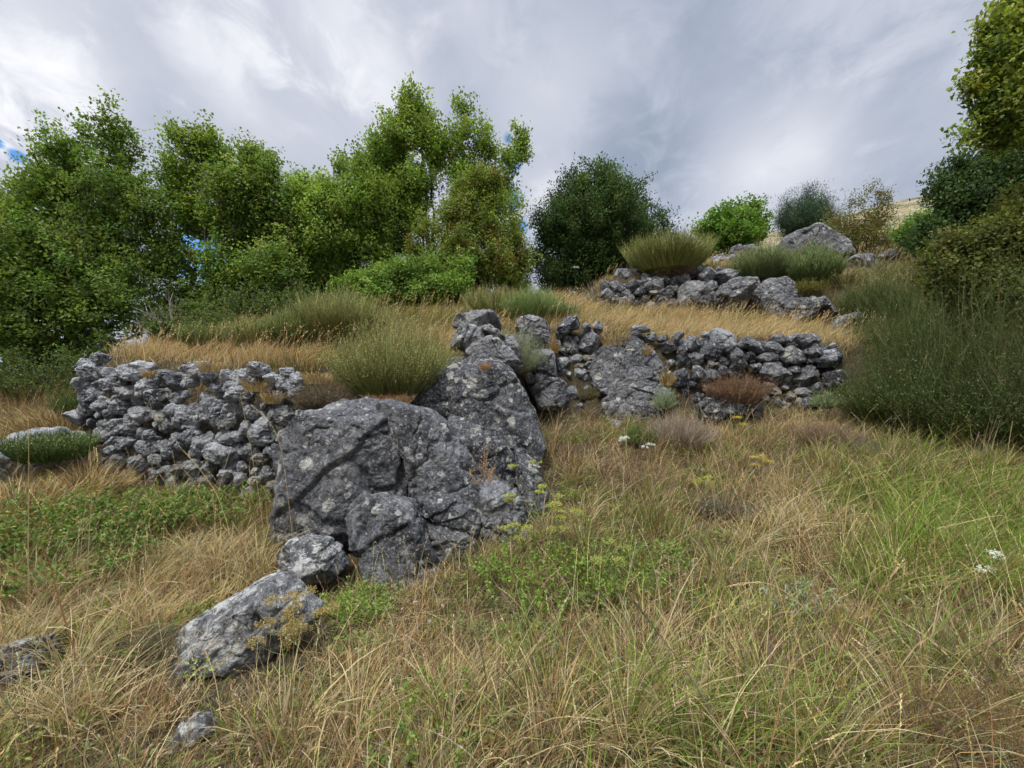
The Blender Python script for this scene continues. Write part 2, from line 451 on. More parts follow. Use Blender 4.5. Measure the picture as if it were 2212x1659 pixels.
def hit(px, py):
    """where the ground is met along the line of sight through a view pixel"""
    ds = np.concatenate([np.arange(1.2, 8, 0.03), np.arange(8, 60, 0.1)])
    P = np.array([V(px, py, d) for d in ds])
    h = H(P[:, 0], P[:, 1])
    i = np.argmax(P[:, 2] < h)
    if P[i, 2] >= h[i]: i = len(ds) - 1
    return np.array([P[i, 0], P[i, 1], h[i]])

def gz(x, y): return float(H(x, y)[0])

def make_ground():
    xs = np.concatenate([np.linspace(-60, -14, 24)[:-1], np.linspace(-14, 14, 281), np.linspace(14, 60, 24)[1:]])
    ys = np.concatenate([np.linspace(-40, -3, 16)[:-1], np.linspace(-3, 20, 231), np.linspace(20, 70, 28)[1:]])
    X, Y = np.meshgrid(xs, ys)
    Z = H(X.ravel(), Y.ravel())
    vs = np.stack([X.ravel(), Y.ravel(), Z], 1)
    nx, ny = len(xs), len(ys)
    i = np.arange(nx - 1)[None, :] + nx * np.arange(ny - 1)[:, None]
    q = np.stack([i, i + 1, i + 1 + nx, i + nx], 2).reshape(-1, 4)
    o = new_obj('ground', vs, q.ravel(), np.full(len(q), 4), M_SOIL)
    tag(o, kind='structure')
make_ground()

def make_hill():
    """bare mountain flank rising far off to the right"""
    m, N, L = mat_base('hill_scrub')
    out = N.new('ShaderNodeOutputMaterial'); b = N.new('ShaderNodeBsdfPrincipled'); b.inputs['Roughness'].default_value = 1
    g = N.new('ShaderNodeNewGeometry')
    mp = N.new('ShaderNodeMapping'); mp.inputs['Scale'].default_value = (0.05, 0.05, 0.16); L.new(g.outputs['Position'], mp.inputs[0])
    n = N.new('ShaderNodeTexNoise'); n.inputs['Scale'].default_value = 2.2; n.inputs['Detail'].default_value = 9; n.inputs['Roughness'].default_value = .72
    L.new(mp.outputs[0], n.inputs['Vector'])
    r = N.new('ShaderNodeValToRGB'); e = r.color_ramp.elements
    e[0].position = .42; e[0].color = (.085, .11, .05, 1); e[1].position = .68; e[1].color = (.42, .40, .37, 1)
    q = e.new(.49); q.color = (.25, .20, .10, 1); q = e.new(.58); q.color = (.33, .27, .16, 1)
    L.new(n.outputs[0], r.inputs[0]); L.new(r.outputs[0], b.inputs['Base Color'])
    bp = N.new('ShaderNodeBump'); bp.inputs['Distance'].default_value = 3; L.new(n.outputs[0], bp.inputs['Height']); L.new(bp.outputs[0], b.inputs['Normal'])
    L.new(b.outputs[0], out.inputs[0])
    nx, ny = 160, 60
    u = np.linspace(0, 1, nx); v = np.linspace(0, 1, ny)
    U, W = np.meshgrid(u, v)
    # skyline of the flank, from the view: height against direction
    sx = np.array([-400, 800, 1400, 1660, 1800, 1920, 2030, 2212, 2600, 3200])
    sy = np.array([900, 760, 600, 500, 470, 436, 408, 372, 300, 260])
    px = 700 + U * 2400
    d = 60 + W * 130
    top = (CY - np.interp(px, sx, sy)) / FPX * 190
    X = (px - CX) / FPX * d; Y = d
    z0 = -6 + 0 * X
    Z = z0 + (EYE + top - z0) * (W ** 1.15)
    P = np.stack([X.ravel(), Y.ravel(), Z.ravel()], 1)
    P[:, 2] += (3.0 * fbm(P * 0.03, 9, 5)) * np.clip(W.ravel() * 2, 0, 1)
    back = P[-nx:].copy(); back[:, 1] += 120; back[:, 2] -= 40
    P = np.concatenate([P, back])
    ny += 1
    i = np.arange(nx - 1)[None, :] + nx * np.arange(ny - 1)[:, None]
    q = np.stack([i, i + 1, i + 1 + nx, i + nx], 2).reshape(-1, 4)
    o = new_obj('hill', P, q.ravel(), np.full(len(q), 4), m)
    tag(o, kind='structure')
    # valley floor that carries the world to the horizon
    R = 2500
    vs = [(-R, -R, -14), (R, -R, -14), (R, R, -14), (-R, R, -14)]
    o = new_obj('far_ground', np.array(vs, float), [0, 1, 2, 3], [4], M_SOIL)
    tag(o, kind='structure')
make_hill()
# ------------------------------------------------------------------ rocks
_ICO = {}
def ico(sub):
    if sub not in _ICO:
        bm = bmesh.new(); bmesh.ops.create_icosphere(bm, subdivisions=sub, radius=1.0)
        v = np.array([p.co[:] for p in bm.verts]); f = np.array([[q.index for q in p.verts] for p in bm.faces]); bm.free()
        _ICO[sub] = (norm(v), f)
    return _ICO[sub]

def vnormals(P, F):
    fn = np.cross(P[F[:, 1]] - P[F[:, 0]], P[F[:, 2]] - P[F[:, 0]])
    n = np.zeros_like(P)
    for k in range(3): np.add.at(n, F[:, k], fn)
    return norm(n)

def worley(P, seed):
    I = np.floor(P).astype(np.int64); f1 = np.full(len(P), 9.); f2 = np.full(len(P), 9.); idv = np.zeros(len(P))
    for dx in (-1, 0, 1):
        for dy in (-1, 0, 1):
            for dz in (-1, 0, 1):
                J = I + [dx, dy, dz]; K_ = J + 100000
                h = hsh(K_[:, 0], K_[:, 1], K_[:, 2], seed)
                q = J + np.stack([(h & np.uint64(1023)).astype(float), ((h >> np.uint64(10)) & np.uint64(1023)).astype(float), ((h >> np.uint64(20)) & np.uint64(1023)).astype(float)], 1) / 1023
                d = np.linalg.norm(q - P, axis=1); m = d < f1
                f2 = np.where(m, f1, np.minimum(f2, d)); idv = np.where(m, ((h >> np.uint64(5)) & np.uint64(255)).astype(float) / 255, idv); f1 = np.where(m, d, f1)
    return f1, f2, idv

def lump(poly, d, T, sub=5, e=0.8, facets=7, amp=0.07, crack=0.05, seed=0, tback=None, fine=1.0, strata=0.0, tilt=0.0, planes=None):
    """one rock lump: its outline as polygon in view px at depth d, T metres thick towards the viewer, tback away.
    Real size and depth, cut by random planes, then eroded with noise."""
    rng = np.random.RandomState(seed + 71)
    W, F = ico(sub)
    poly = np.array(poly, float)
    c = 0.5 * (poly.max(0) + poly.min(0)) * .6 + poly.mean(0) * .4
    q = (poly - c) * (d / FPX); q[:, 1] *= -1
    # dense boundary for r(theta)
    pts = []
    for a, b in zip(q, np.roll(q, -1, 0)):
        t = np.linspace(0, 1, 24, endpoint=False)[:, None]
        pts.append(a + (b - a) * t)
    pts = np.concatenate(pts)
    th = np.arctan2(pts[:, 1], pts[:, 0]); rr = np.hypot(pts[:, 0], pts[:, 1])
    o = np.argsort(th); th, rr = th[o], rr[o]
    grid = np.linspace(-pi, pi, 241)
    rg = np.interp(grid, np.concatenate([th - 2 * pi, th, th + 2 * pi]), np.tile(rr, 3))
    k = np.array([1, 2, 3, 2, 1.]) / 9
    rg2 = np.convolve(np.concatenate([rg[-5:-1], rg, rg[1:5]]), k, 'same')[4:-4]
    ang = np.arctan2(W[:, 2], W[:, 0])
    ro = np.interp(ang, grid, rg2)
    s = np.hypot(W[:, 0], W[:, 2])
    s_e = s ** e
    x = ro * s_e * np.cos(ang); z = ro * s_e * np.sin(ang)
    tb = T if tback is None else tback
    y = np.sign(W[:, 1]) * np.abs(W[:, 1]) ** e * np.where(W[:, 1] < 0, T, tb)
    y = y + tilt * z
    P = np.stack([x, y, z], 1)
    S = float(np.sqrt((rr.mean() ** 2 + T * T) / 2)) * 1.2
    for i in range(facets):
        n = norm(np.array([rng.uniform(-1, 1), -rng.uniform(.25, 1.2), rng.uniform(-.9, .9)]))
        if i % 3 == 2 and facets != 9: n = norm(rng.normal(size=3))
        if facets == 9: n = norm(np.array([rng.uniform(-.55, .55), -1.0, rng.uniform(-.35, .6)]))
        dt = P @ n
        lim = dt.max() * rng.uniform(.60, .84)
        P = P - np.outer(np.maximum(dt - lim, 0) * 0.97, n)
    for (nx, ny, nz, fr) in (planes or ()):
        n = norm(np.array([nx, ny, nz], float)); dt = P @ n; lim = dt.max() * fr
        P = P - np.outer(np.maximum(dt - lim, 0) * 0.97, n)
    C = V(c[0], c[1], d)
    off = rng.uniform(-50, 50, 3)
    N_ = vnormals(P, F)
    h = amp * S * fbm(P * (1.5 / S) + off, seed, 4, .5)
    # rugged ledges: sharp ridged noise
    rn = 1 - np.abs(fbm(P * (2.6 / S) + off + 9, seed + 5, 4, .55)) * 2.2
    h += amp * 0.45 * S * rn
    if crack > 0:
        w = P * (1.15 / S) + off + 3 + 0.35 * np.stack([fbm(P * 4 / S + off, seed + 31, 3), fbm(P * 4 / S + off + 7, seed + 32, 3), fbm(P * 4 / S + off + 13, seed + 33, 3)], 1)
        for j in range(2):
            cn = perlin(w * (1 + 0.5 * j) + j * 5, seed + 40 + j)
            gate = sstep(-.15, .2, perlin(w * 0.9 + 40 + j * 3, seed + 50 + j))
            h -= crack * S * np.exp(-(cn / 0.035) ** 2) * gate * (1 - .2 * j)
        # straight joints, one side standing a little proud of the other
        for j in range(3 if sub > 5 else 2):
            n = norm(rng.normal(size=3) * [1, .35, 1]); sdj = P @ n - rng.uniform(-.45, .45) * S + .10 * S * fbm(P * (2.2 / S) + off + 21 * j, seed + 80 + j, 3)
            gj = sstep(-.2, .1, perlin(P * (1.0 / S) + off - 30 * j, seed + 85 + j))
            h -= crack * 1.2 * S * np.exp(-(sdj / (.022 * S)) ** 2) * gj
            h += crack * .55 * S * np.tanh(sdj / (.02 * S)) * gj * np.exp(-(sdj / (.35 * S)) ** 2)
        # fractured blocks: offset cells with open joints, on two scales
        for sc_, wt in ((1.0, 1.0), (3.1, .2)):
            wq = (P * np.array([1, 1, 1.25]) / S + off) * sc_ + .22 * (w - P * (1.15 / S) - off - 3) * sc_ * 2
            f1, f2, idv = worley(wq, seed + 90)
            gt = sstep(-.25, .15, perlin(P * (1.3 / S) + off + 70, seed + 91))
            h += wt * crack * 1.5 * S * (idv - .5) * sstep(0, .07, f2 - f1)
            h -= wt * crack * 1.3 * S * np.exp(-((f2 - f1) / .045) ** 2) * gt
    if strata > 0:
        zz = (P[:, 2] + 0.25 * P[:, 0] + 0.12 * S * fbm(P * 2 / S + off, seed + 77, 3)) / S
        h += strata * S * (np.abs(((zz * 4.2 + off[0]) % 1.0) - .5) * 2) ** .6
    h += fine * (0.030 * fbm(P * 5 + off, seed + 60, 5, .62) + 0.008 * (-np.abs(perlin(P * 21 + off, seed + 61))))
    P = P + N_ * h[:, None]
    return P + C, F, C

def rock(name, lumps, mat, label=None, cat=None, group=None, parent=None, kind=None):
    Vs, Fs, n = [], [], 0
    for L_ in lumps:
        P, F, C = lump(**L_)
        Vs.append(P); Fs.append(F + n); n += len(P)
    P = np.concatenate(Vs); F = np.concatenate(Fs)
    base = np.array([P[:, 0].mean(), P[:, 1].mean(), P[:, 2].min()])
    o = new_obj(name, P - base, F.ravel(), np.full(len(F), 3), mat)
    if parent is None: o.location = base
    else:
        o.parent = parent; o.location = base - np.array(parent.location)
    tag(o, label, cat, group, kind)
    ROCKS.append((P[:, :2].min(0), P[:, :2].max(0), P))
    return o
ROCKS = []

def grow(k, l):
    c = np.mean(np.array(l, float), 0); return [(c[0] + (x - c[0]) * k, c[1] + (y - c[1]) * k) for x, y in l]
def c5(l): return [(497.7 + x * .4667, 608.3 + y * .4667) for x, y in l]
def c8(l): return [(884.8 + x * .2333, 636 + y * .2333) for x, y in l]
def c7(l): return [(x * .5, 1050.7 + y * .5) for x, y in l]
def cG(l): return [(x * .3334, 719 + y * .3334) for x, y in l]
def cA(l): return [(1161.3 + x * .175, 663.6 + y * .175) for x, y in l]
def cB(l): return [(1493.1 + x * .175, 663.6 + y * .175) for x, y in l]
def cC(l): return [(1271.9 + x * .3, 470 + y * .3) for x, y in l]

def D(poly, d, T, sub=6, **k):
    r = dict(poly=poly, d=d, T=T, sub=sub); r.update(k); return r

rock('boulder', [
    D(c5([(165, 1165), (215, 1000), (205, 830), (270, 690), (350, 610), (460, 560), (600, 540), (730, 565), (850, 640), (880, 800), (860, 980), (760, 1060), (620, 1060), (580, 1200), (500, 1235), (380, 1215), (250, 1215)]), 4.05, .72, 7, seed=1, facets=9, amp=.032, crack=.034, e=.70, tilt=.06, planes=[(-.08, -1, .16, .66), (.1, -.55, 1, .80), (-.8, -.62, .1, .80), (.6, -.85, .15, .78), (.2, -.8, -.6, .84)]),
    D(c5([(600, 570), (720, 555), (900, 605), (990, 660), (1070, 760), (1150, 890), (1170, 1010), (1150, 1130), (1060, 1180), (900, 1110), (850, 1000), (835, 850), (815, 750), (690, 640)]), 4.12, .70, 7, seed=2, facets=9, amp=.032, crack=.034, e=.75, tilt=.10, planes=[(.35, -1, .3, .70), (.8, -.5, .6, .78), (-.5, -1, 0, .8)]),
    D(c5(grow(1.10, [(545, 1180), (570, 1060), (640, 1008), (740, 1005), (840, 1035), (890, 1090), (920, 1180), (985, 1290), (950, 1370), (830, 1405), (700, 1405), (590, 1375), (550, 1290)])), 3.72, .36, 6, seed=3, facets=3, amp=.05, e=.60, planes=[(-.15, -1, .12, .74), (.75, -.8, .1, .86), (-.9, -.7, 0, .88), (.1, -.6, .9, .84)]),
    D(c5(grow(1.10, [(915, 1110), (980, 1095), (1060, 1140), (1150, 1175), (1165, 1290), (1080, 1325), (990, 1315), (940, 1220)])), 3.78, .28, 6, seed=4, facets=6, amp=.045, crack=.08, planes=[(0, -1, .12, .70), (.65, -.8, .1, .74), (-.75, -.7, 0, .78), (0, -.55, .9, .76)]),
    D(c5(grow(1.10, [(1120, 900), (1240, 945), (1335, 1010), (1358, 1140), (1290, 1250), (1180, 1290), (1145, 1180), (1130, 1050)])), 3.95, .36, 6, seed=5, facets=7, amp=.05, crack=.08, planes=[(0, -1, .12, .70), (.65, -.8, .1, .74), (-.75, -.7, 0, .78), (0, -.55, .9, .76)]),
    D(c5(grow(1.10, [(880, 960), (960, 985), (1060, 1010), (1140, 1060), (1140, 1160), (1050, 1170), (950, 1130), (870, 1040)])), 3.80, .22, 6, seed=16, facets=6, amp=.055, crack=.07, planes=[(0, -1, .12, .70), (.65, -.8, .1, .74), (-.75, -.7, 0, .78), (0, -.55, .9, .76)]),
    D(c5([(600, 1390), (720, 1400), (720, 1470), (640, 1540), (590, 1450)]), 3.55, .2, 5, seed=6, facets=5),
    ], M_BOULDER, 'largest dark grey limestone boulder in front, cracked, with round white lichen spots', 'boulder')

rock('boulder', [
    D(c5([(785, 500), (860, 430), (960, 372), (1010, 332), (1080, 318), (1150, 332), (1230, 362), (1310, 418), (1370, 510), (1410, 620), (1447, 760), (1440, 810), (1340, 900), (1330, 1000), (1200, 1000), (1000, 850), (850, 650), (790, 560)]), 4.95, .60, 7, seed=11, facets=9, amp=.035, crack=.035, e=.78, tilt=.40, planes=[(.1, -1, .35, .70), (.7, -.7, .3, .76), (-.3, -.5, 1, .8)]),
    D(c5([(980, 600), (1100, 640), (1200, 690), (1300, 800), (1345, 900), (1345, 1050), (1200, 1010), (1080, 850), (1000, 720)]), 4.45, .42, 6, seed=12, facets=7, amp=.06, planes=[(0, -1, .12, .70), (.65, -.8, .1, .74), (-.75, -.7, 0, .78), (0, -.55, .9, .76)]),
    D(c5([(1325, 765), (1390, 768), (1432, 830), (1462, 960), (1468, 1100), (1425, 1210), (1350, 1240), (1330, 1050), (1315, 900)]), 4.35, .34, 6, seed=13, facets=7, amp=.045, crack=.07, planes=[(0, -1, .12, .70), (.65, -.8, .1, .74), (-.75, -.7, 0, .78), (0, -.55, .9, .76)]),
    ], M_BOULDER2, 'tall sloping grey boulder rising behind and right of the biggest one', 'boulder')

rock('boulder', [
    D(c8([(390, 300), (430, 190), (560, 180), (660, 180), (740, 150), (800, 185), (850, 280), (880, 400), (700, 340), (500, 320)]), 5.85, .35, 6, seed=21, facets=6),
    D(c8([(330, 440), (400, 330), (520, 285), (650, 300), (760, 350), (820, 420), (800, 520), (600, 560), (430, 500)]), 5.65, .35, 6, seed=22, facets=6, crack=.07),
    D(c8([(520, 540), (640, 430), (760, 400), (880, 440), (970, 540), (1035, 640), (1040, 760), (930, 690), (800, 640), (650, 620)]), 5.5, .35, 6, seed=23, facets=6, crack=.07),
    D(c8([(860, 370), (960, 365), (1000, 420), (1012, 500), (1042, 640), (980, 640), (900, 480)]), 5.7, .25, 5, seed=24, facets=5),
    D(c8([(640, 300), (740, 275), (830, 330), (885, 400), (870, 440), (780, 400)]), 5.5, .18, 5, seed=25, facets=5),
    ], M_BOULDER2, 'layered grey rock beside the flowering broom, above the sloping boulder', 'boulder')

rock('boulder', [
    D(c8([(980, 215), (1100, 190), (1250, 235), (1310, 300), (1335, 430), (1320, 560), (1100, 560), (1000, 420)]), 6.5, .45, 6, seed=31, facets=4, e=.62, planes=[(0, -1, .12, .74), (.65, -.8, .1, .8), (-.75, -.7, 0, .82), (0, -.55, .9, .82)]),
    D(c8([(1100, 540), (1200, 500), (1330, 540), (1352, 770), (1250, 780), (1130, 720)]), 6.35, .4, 6, seed=32, facets=3, e=.62, planes=[(0, -1, .12, .74), (.65, -.8, .1, .8), (-.75, -.7, 0, .82), (0, -.55, .9, .82)]),
    D(c8([(1070, 740), (1200, 720), (1360, 770), (1445, 830), (1440, 930), (1400, 1050), (1200, 1050), (1120, 900)]), 6.3, .4, 6, seed=33, facets=3, crack=.06, e=.62, planes=[(0, -1, .12, .74), (.65, -.8, .1, .8), (-.75, -.7, 0, .82), (0, -.55, .9, .82)]),
    ], M_BOULDER2, 'grey rock half hidden by sage brush at the left end of the middle wall', 'boulder')

rock('rock', [D(c5([(195, 1310), (260, 1222), (340, 1203), (440, 1213), (500, 1258), (528, 1330), (480, 1370), (380, 1376), (250, 1360)]), 3.42, .24, 6, seed=41, facets=4, amp=.06, e=.7, tilt=.1)],
     M_CRUST, 'low white-crusted rock at the left foot of the biggest boulder', 'rock')
rock('rock', [D(c7(grow(.93, [(735, 700), (780, 620), (850, 560), (1000, 475), (1150, 405), (1240, 378), (1320, 405), (1392, 455), (1380, 540), (1310, 660), (1240, 730), (1170, 790), (1000, 840), (880, 830), (760, 760)])), 2.62, .30, 7, seed=42, facets=8, amp=.05, e=.7, tilt=.35, crack=.03)],
     M_CRUST, 'long slanting rock crusted with white lichen in the foreground grass', 'rock')
rock('rock', [D(c7([(728, 1110), (780, 1025), (870, 1018), (905, 1080), (890, 1170), (740, 1180)]), 1.98, .12, 5, seed=43, facets=6)],
     M_CRUST, 'small pale stone sunk in the grass at the bottom left', 'rock')
rock('rock', [D(c7([(-120, 800), (-40, 720), (60, 690), (140, 680), (165, 780), (110, 860), (0, 880), (-100, 880)]), 2.35, .2, 5, seed=44, facets=6)],
     M_CRUST, 'flat grey stone at the left edge, low in the picture', 'rock')
rock('boulder', [D(cG([(-250, 840), (-100, 760), (0, 710), (150, 662), (330, 640), (480, 645), (510, 700), (480, 820), (420, 900), (300, 960), (0, 960), (-220, 920)]), 5.2, .35, 6, seed=45, facets=7, strata=.05, crack=.07)],
     M_LICHEN, 'flat-topped grey slab at the left edge below the dry path', 'boulder')
rock('rock', [D(cG([(415, 560), (500, 500), (600, 495), (650, 540), (600, 600), (450, 600)]), 6.1, .25, 5, seed=46, facets=6)],
     M_LICHEN, 'small grey slab lying by the corner of the left wall', 'rock')

# ---- boulders built into or standing by the upper walls
rock('boulder', [
    D(cA([(620, 780), (670, 590), (750, 500), (890, 430), (1000, 385), (1210, 350), (1330, 400), (1440, 500), (1560, 640), (1590, 800), (1540, 980), (1420, 1100), (1200, 1150), (900, 1150), (720, 1060), (640, 900)]), 6.75, .50, 7, seed=51, facets=9, crack=.04, amp=.04, e=.62, planes=[(.1, -1, .2, .7), (.5, -.8, .5, .82)]),
    D(cA([(900, 1040), (1000, 820), (1190, 700), (1330, 720), (1460, 820), (1480, 920), (1640, 1010), (1655, 1090), (1560, 1180), (1470, 1300), (1380, 1400), (1150, 1420), (900, 1400), (790, 1300), (800, 1150)]), 6.5, .40, 7, seed=52, facets=9, crack=.045, amp=.045, e=.65, planes=[(-.1, -1, .3, .7)]),
    D(cA([(850, 1420), (930, 1390), (1050, 1420), (1060, 1560), (1000, 1650), (870, 1650), (840, 1530)]), 6.1, .2, 5, seed=53, facets=5),
    ], M_BOULDER2, 'big rounded grey boulder built into the middle wall', 'boulder')
rock('boulder', [
    D(cB([(95, 1220), (200, 1140), (350, 1100), (520, 1100), (640, 1160), (690, 1260), (640, 1370), (380, 1430), (130, 1350)]), 6.25, .34, 6, seed=54, facets=7),
    D(cB([(520, 1100), (700, 1075), (865, 1130), (845, 1270), (760, 1340), (740, 1400), (620, 1390), (620, 1200)]), 6.35, .3, 6, seed=55, facets=7),
    ], M_BOULDER, 'low dark boulder under the rusty bush at the foot of the middle wall', 'boulder')
rock('boulder', [D(cC([(635, 570), (650, 510), (690, 470), (750, 460), (820, 480), (855, 540), (860, 640), (820, 670), (700, 650), (640, 620)]), 10.45, .42, 6, seed=56, facets=7)],
     M_BOULDER2, 'rounded boulder set in the upper wall right of its small stones', 'boulder')
rock('boulder', [D(cC([(915, 560), (960, 480), (1060, 440), (1180, 452), (1235, 490), (1215, 600), (1160, 660), (930, 660)]), 10.3, .5, 6, seed=57, facets=7)],
     M_BOULDER2, 'broad light grey boulder in the upper wall below the paired brooms', 'boulder')
rock('boulder', [D(cC([(1192, 545), (1240, 475), (1300, 448), (1440, 418), (1468, 480), (1462, 600), (1440, 660), (1460, 720), (1300, 720), (1230, 630)]), 9.9, .45, 6, seed=58, facets=9, amp=.09)],
     M_BOULDER, 'dark jagged boulder with a pointed top standing in front of the upper terrace', 'boulder')
rock('boulder', [D(cC([(1455, 640), (1510, 578), (1640, 590), (1770, 550), (1810, 640), (1760, 720), (1620, 770), (1480, 780)]), 9.2, .45, 6, seed=59, facets=8)],
     M_BOULDER, 'wide speckled boulder low on the right below the yellow-green shrub', 'boulder')
rock('rock', [D(cC([(1770, 780), (1850, 700), (1940, 678), (1960, 740), (1900, 800)]), 8.2, .3, 5, seed=60, facets=6)],
     M_STONE, 'small broken rock in dry grass just left of the right-hand bush', 'rock')
rock('boulder', [D(cC([(1422, 270), (1430, 160), (1480, 108), (1620, 60), (1712, 52), (1772, 120), (1805, 220), (1845, 320), (1780, 380), (1500, 380)]), 12.6, .9, 6, seed=61, facets=3, e=.6, planes=[(0, -1, .15, .74), (.7, -.8, .2, .84), (-.75, -.7, .2, .86)])],
     M_BOULDER2, 'tall blocky boulder on the skyline behind the paired brooms', 'boulder')
for i, (q, d, mt, lb) in enumerate([
        ([(185, 420), (200, 375), (260, 368), (310, 400), (330, 450), (250, 480), (190, 460)], 11.6, M_LICHEN, 'pale rounded rock on the left end of the upper wall'),
        ([(295, 380), (340, 355), (390, 375), (400, 430), (330, 450)], 11.7, M_LICHEN, 'pale cracked rock right of the rounded one on the upper wall end'),
        ([(890, 340), (905, 280), (950, 268), (985, 300), (990, 350), (900, 360)], 12.3, M_LICHEN, 'whitish pointed rock in dry grass on the upper terrace'),
        ([(985, 320), (1000, 275), (1040, 270), (1065, 300), (1050, 345)], 12.6, M_LICHEN, 'small whitish rock next to the pointed one on the upper terrace'),
        ([(995, 280), (1040, 210), (1080, 198), (1115, 230), (1110, 290), (1050, 300)], 13.4, M_BOULDER2, 'knobbly grey rock under the small bright green tree'),
        ([(1090, 270), (1110, 205), (1190, 190), (1240, 220), (1235, 290), (1120, 300)], 13.6, M_STONE, 'rounded grey rock right of the knobbly one under the green tree'),
        ([(1880, 300), (1920, 270), (2010, 262), (2060, 300), (2040, 360), (1890, 380)], 11, M_STONE, 'dark rock in the dry grass right of the tall skyline boulder'),
        ([(2090, 160), (2140, 125), (2200, 130), (2230, 170), (2120, 190)], 14, M_STONE, 'far grey rock among grass near the hill'),
        ([(2070, 280), (2140, 240), (2220, 250), (2240, 300), (2120, 330)], 11.5, M_STONE, 'grey rock in dry grass nearest the right-hand bush')]):
    rock('rock', [D(cC(q), d, .3, 5, seed=70 + i, facets=6)], mt, lb, 'rock')

# ---- dry-stone walls: every stone that shows is a part of its wall
def ell(cx, cy, rx, ry, ang, seed):
    rng = np.random.RandomState(seed + 5)
    n = rng.randint(6, 9); a0 = rng.uniform(0, 6.28)
    a = a0 + np.arange(n) * 2 * pi / n + rng.uniform(-.28, .28, n)
    r = rng.uniform(.9, 1.12, n)
    x = rx * 1.13 * r * np.cos(a); y = ry * 1.13 * r * np.sin(a)
    t = radians(ang)
    return [(cx + u * cos(t) - v * sin(t), cy + u * sin(t) + v * cos(t)) for u, v in zip(x, y)]

VAR = {M_STONE.name: [M_STONE, M_STONE, M_STONE, M_BOULDER, M_BOULDER2, M_STONE], M_LICHEN.name: [M_LICHEN, M_LICHEN, M_LICHEN, M_LICHEN, M_STONE, M_CRUST]}
def wall(label, conv, k, stones, depth, y_base, mats, seed0, loc, group=None, batter=0.16, e=.72, strata=0, n_fill=0, fill_poly=None, fill_r=(10, 20), parent=None):
    w = parent or empty('dry_stone_wall', loc, label, 'stone wall', group)
    for i, s in enumerate(stones):
        tone = 0; poly = None
        if isinstance(s[0], (list, tuple)) and len(s) == 2 and not isinstance(s[1], (list, tuple)):
            poly, tone = s; pts = conv(poly)
        else:
            cx, cy, rx, ry = s[:4]; ang = s[4] if len(s) > 4 else 0; tone = s[5] if len(s) > 5 else 0
            pts = conv(ell(cx, cy, rx, ry, ang, seed0 + i))
        P = np.array(pts); c = P.mean(0); sz = (P.max(0) - P.min(0))
        d = depth(c[0]) + batter * (y_base - c[1]) / FPX * depth(c[0])
        rng = np.random.RandomState(seed0 + i * 3)
        rad = sz.mean() / 2 * d / FPX
        T = np.clip(rad * rng.uniform(.85, 1.15), .05, .4)
        big = sz.max() > 45
        rock('stone', [D(pts, d + rng.uniform(-.04, .05), T, 5 if sz.max() > 22 else 4, seed=seed0 + i, facets=rng.randint(12, 19), amp=(.05 + .03 * rng.rand()) * (1.5 if strata else .55), crack=(.05 if big else .03) * (1.6 if strata else 1), e=e, fine=.7 if not strata else 1.7, strata=strata)],
             (mats[tone] if tone else VAR[mats[0].name][rng.randint(0, 6)]), parent=w)
    if n_fill:
        rng = np.random.RandomState(seed0 + 999)
        fp = np.array(fill_poly, float)
        lo, hi = fp.min(0), fp.max(0)
        Ls = []
        while len(Ls) < n_fill:
            p = lo + (hi - lo) * rng.rand(2)
            # inside test
            x, y = p; ins = False
            for (x0, y0), (x1, y1) in zip(fp, np.roll(fp, -1, 0)):
                if (y0 > y) != (y1 > y) and x < (x1 - x0) * (y - y0) / (y1 - y0) + x0: ins = not ins
            if not ins: continue
            r = rng.uniform(*fill_r)
            d = depth(p[0]) + batter * (y_base - p[1]) / FPX * depth(p[0]) + .10 + .10 * rng.rand()
            Ls.append(D(ell(p[0], p[1], r, r * rng.uniform(.6, .9), rng.uniform(-30, 30), seed0 + 500 + len(Ls)), d, r * d / FPX * .9, 3, seed=seed0 + 500 + len(Ls), facets=6, crack=0, amp=.06, e=.72, fine=.4))
        rock('rubble', Ls, mats[0], parent=w, kind='stuff')
    return w

mid_depth = lambda x: np.interp(x, [1180, 1300, 1500, 1830], [6.55, 6.65, 6.75, 6.55])
MATS_R = [M_STONE, M_PALE, M_TAN, M_LICHEN]
SA = [([(203, 350), (250, 230), (370, 100), (480, 88), (575, 190), (550, 250), (430, 285), (280, 405), (215, 388)], 0),
      (595, 265, 70, 85, 20), (745, 250, 62, 82, -25), (640, 440, 135, 138, 0), (395, 465, 150, 88, 38), (245, 450, 45, 50), (310, 545, 108, 58, 12),
      (300, 690, 88, 98, 0), (320, 805, 82, 75), (475, 640, 98, 58, -6), (625, 628, 62, 40, 5, 2), (505, 716, 72, 28, -4, 2), (625, 702, 46, 46), (535, 815, 112, 76),
      (395, 828, 40, 46), (480, 402, 36, 42), (420, 1050, 85, 85, 20), (335, 1150, 60, 60), (490, 1230, 75, 50), (600, 1000, 60, 60), (260, 920, 100, 60, 20), (560, 1130, 60, 50),
      (1260, 270, 135, 45, 8), (1215, 345, 118, 42, 6), (1420, 340, 60, 38), (1395, 392, 88, 42), (1570, 392, 105, 46, -5), (1745, 357, 72, 52, 5), (1610, 492, 138, 64, -10),
      (1790, 540, 60, 90, 10), ([(1762, 448), (1880, 352), (2075, 410), (1950, 558), (1850, 532)], 0), (1915, 650, 125, 98), (1760, 650, 60, 60), (1990, 810, 125, 120),
      (2140, 830, 95, 110, 10), (1765, 870, 112, 118, 15), (2135, 700, 40, 52, -20, 1), (1650, 700, 60, 60), (1640, 850, 50, 60), (1900, 960, 120, 40)]
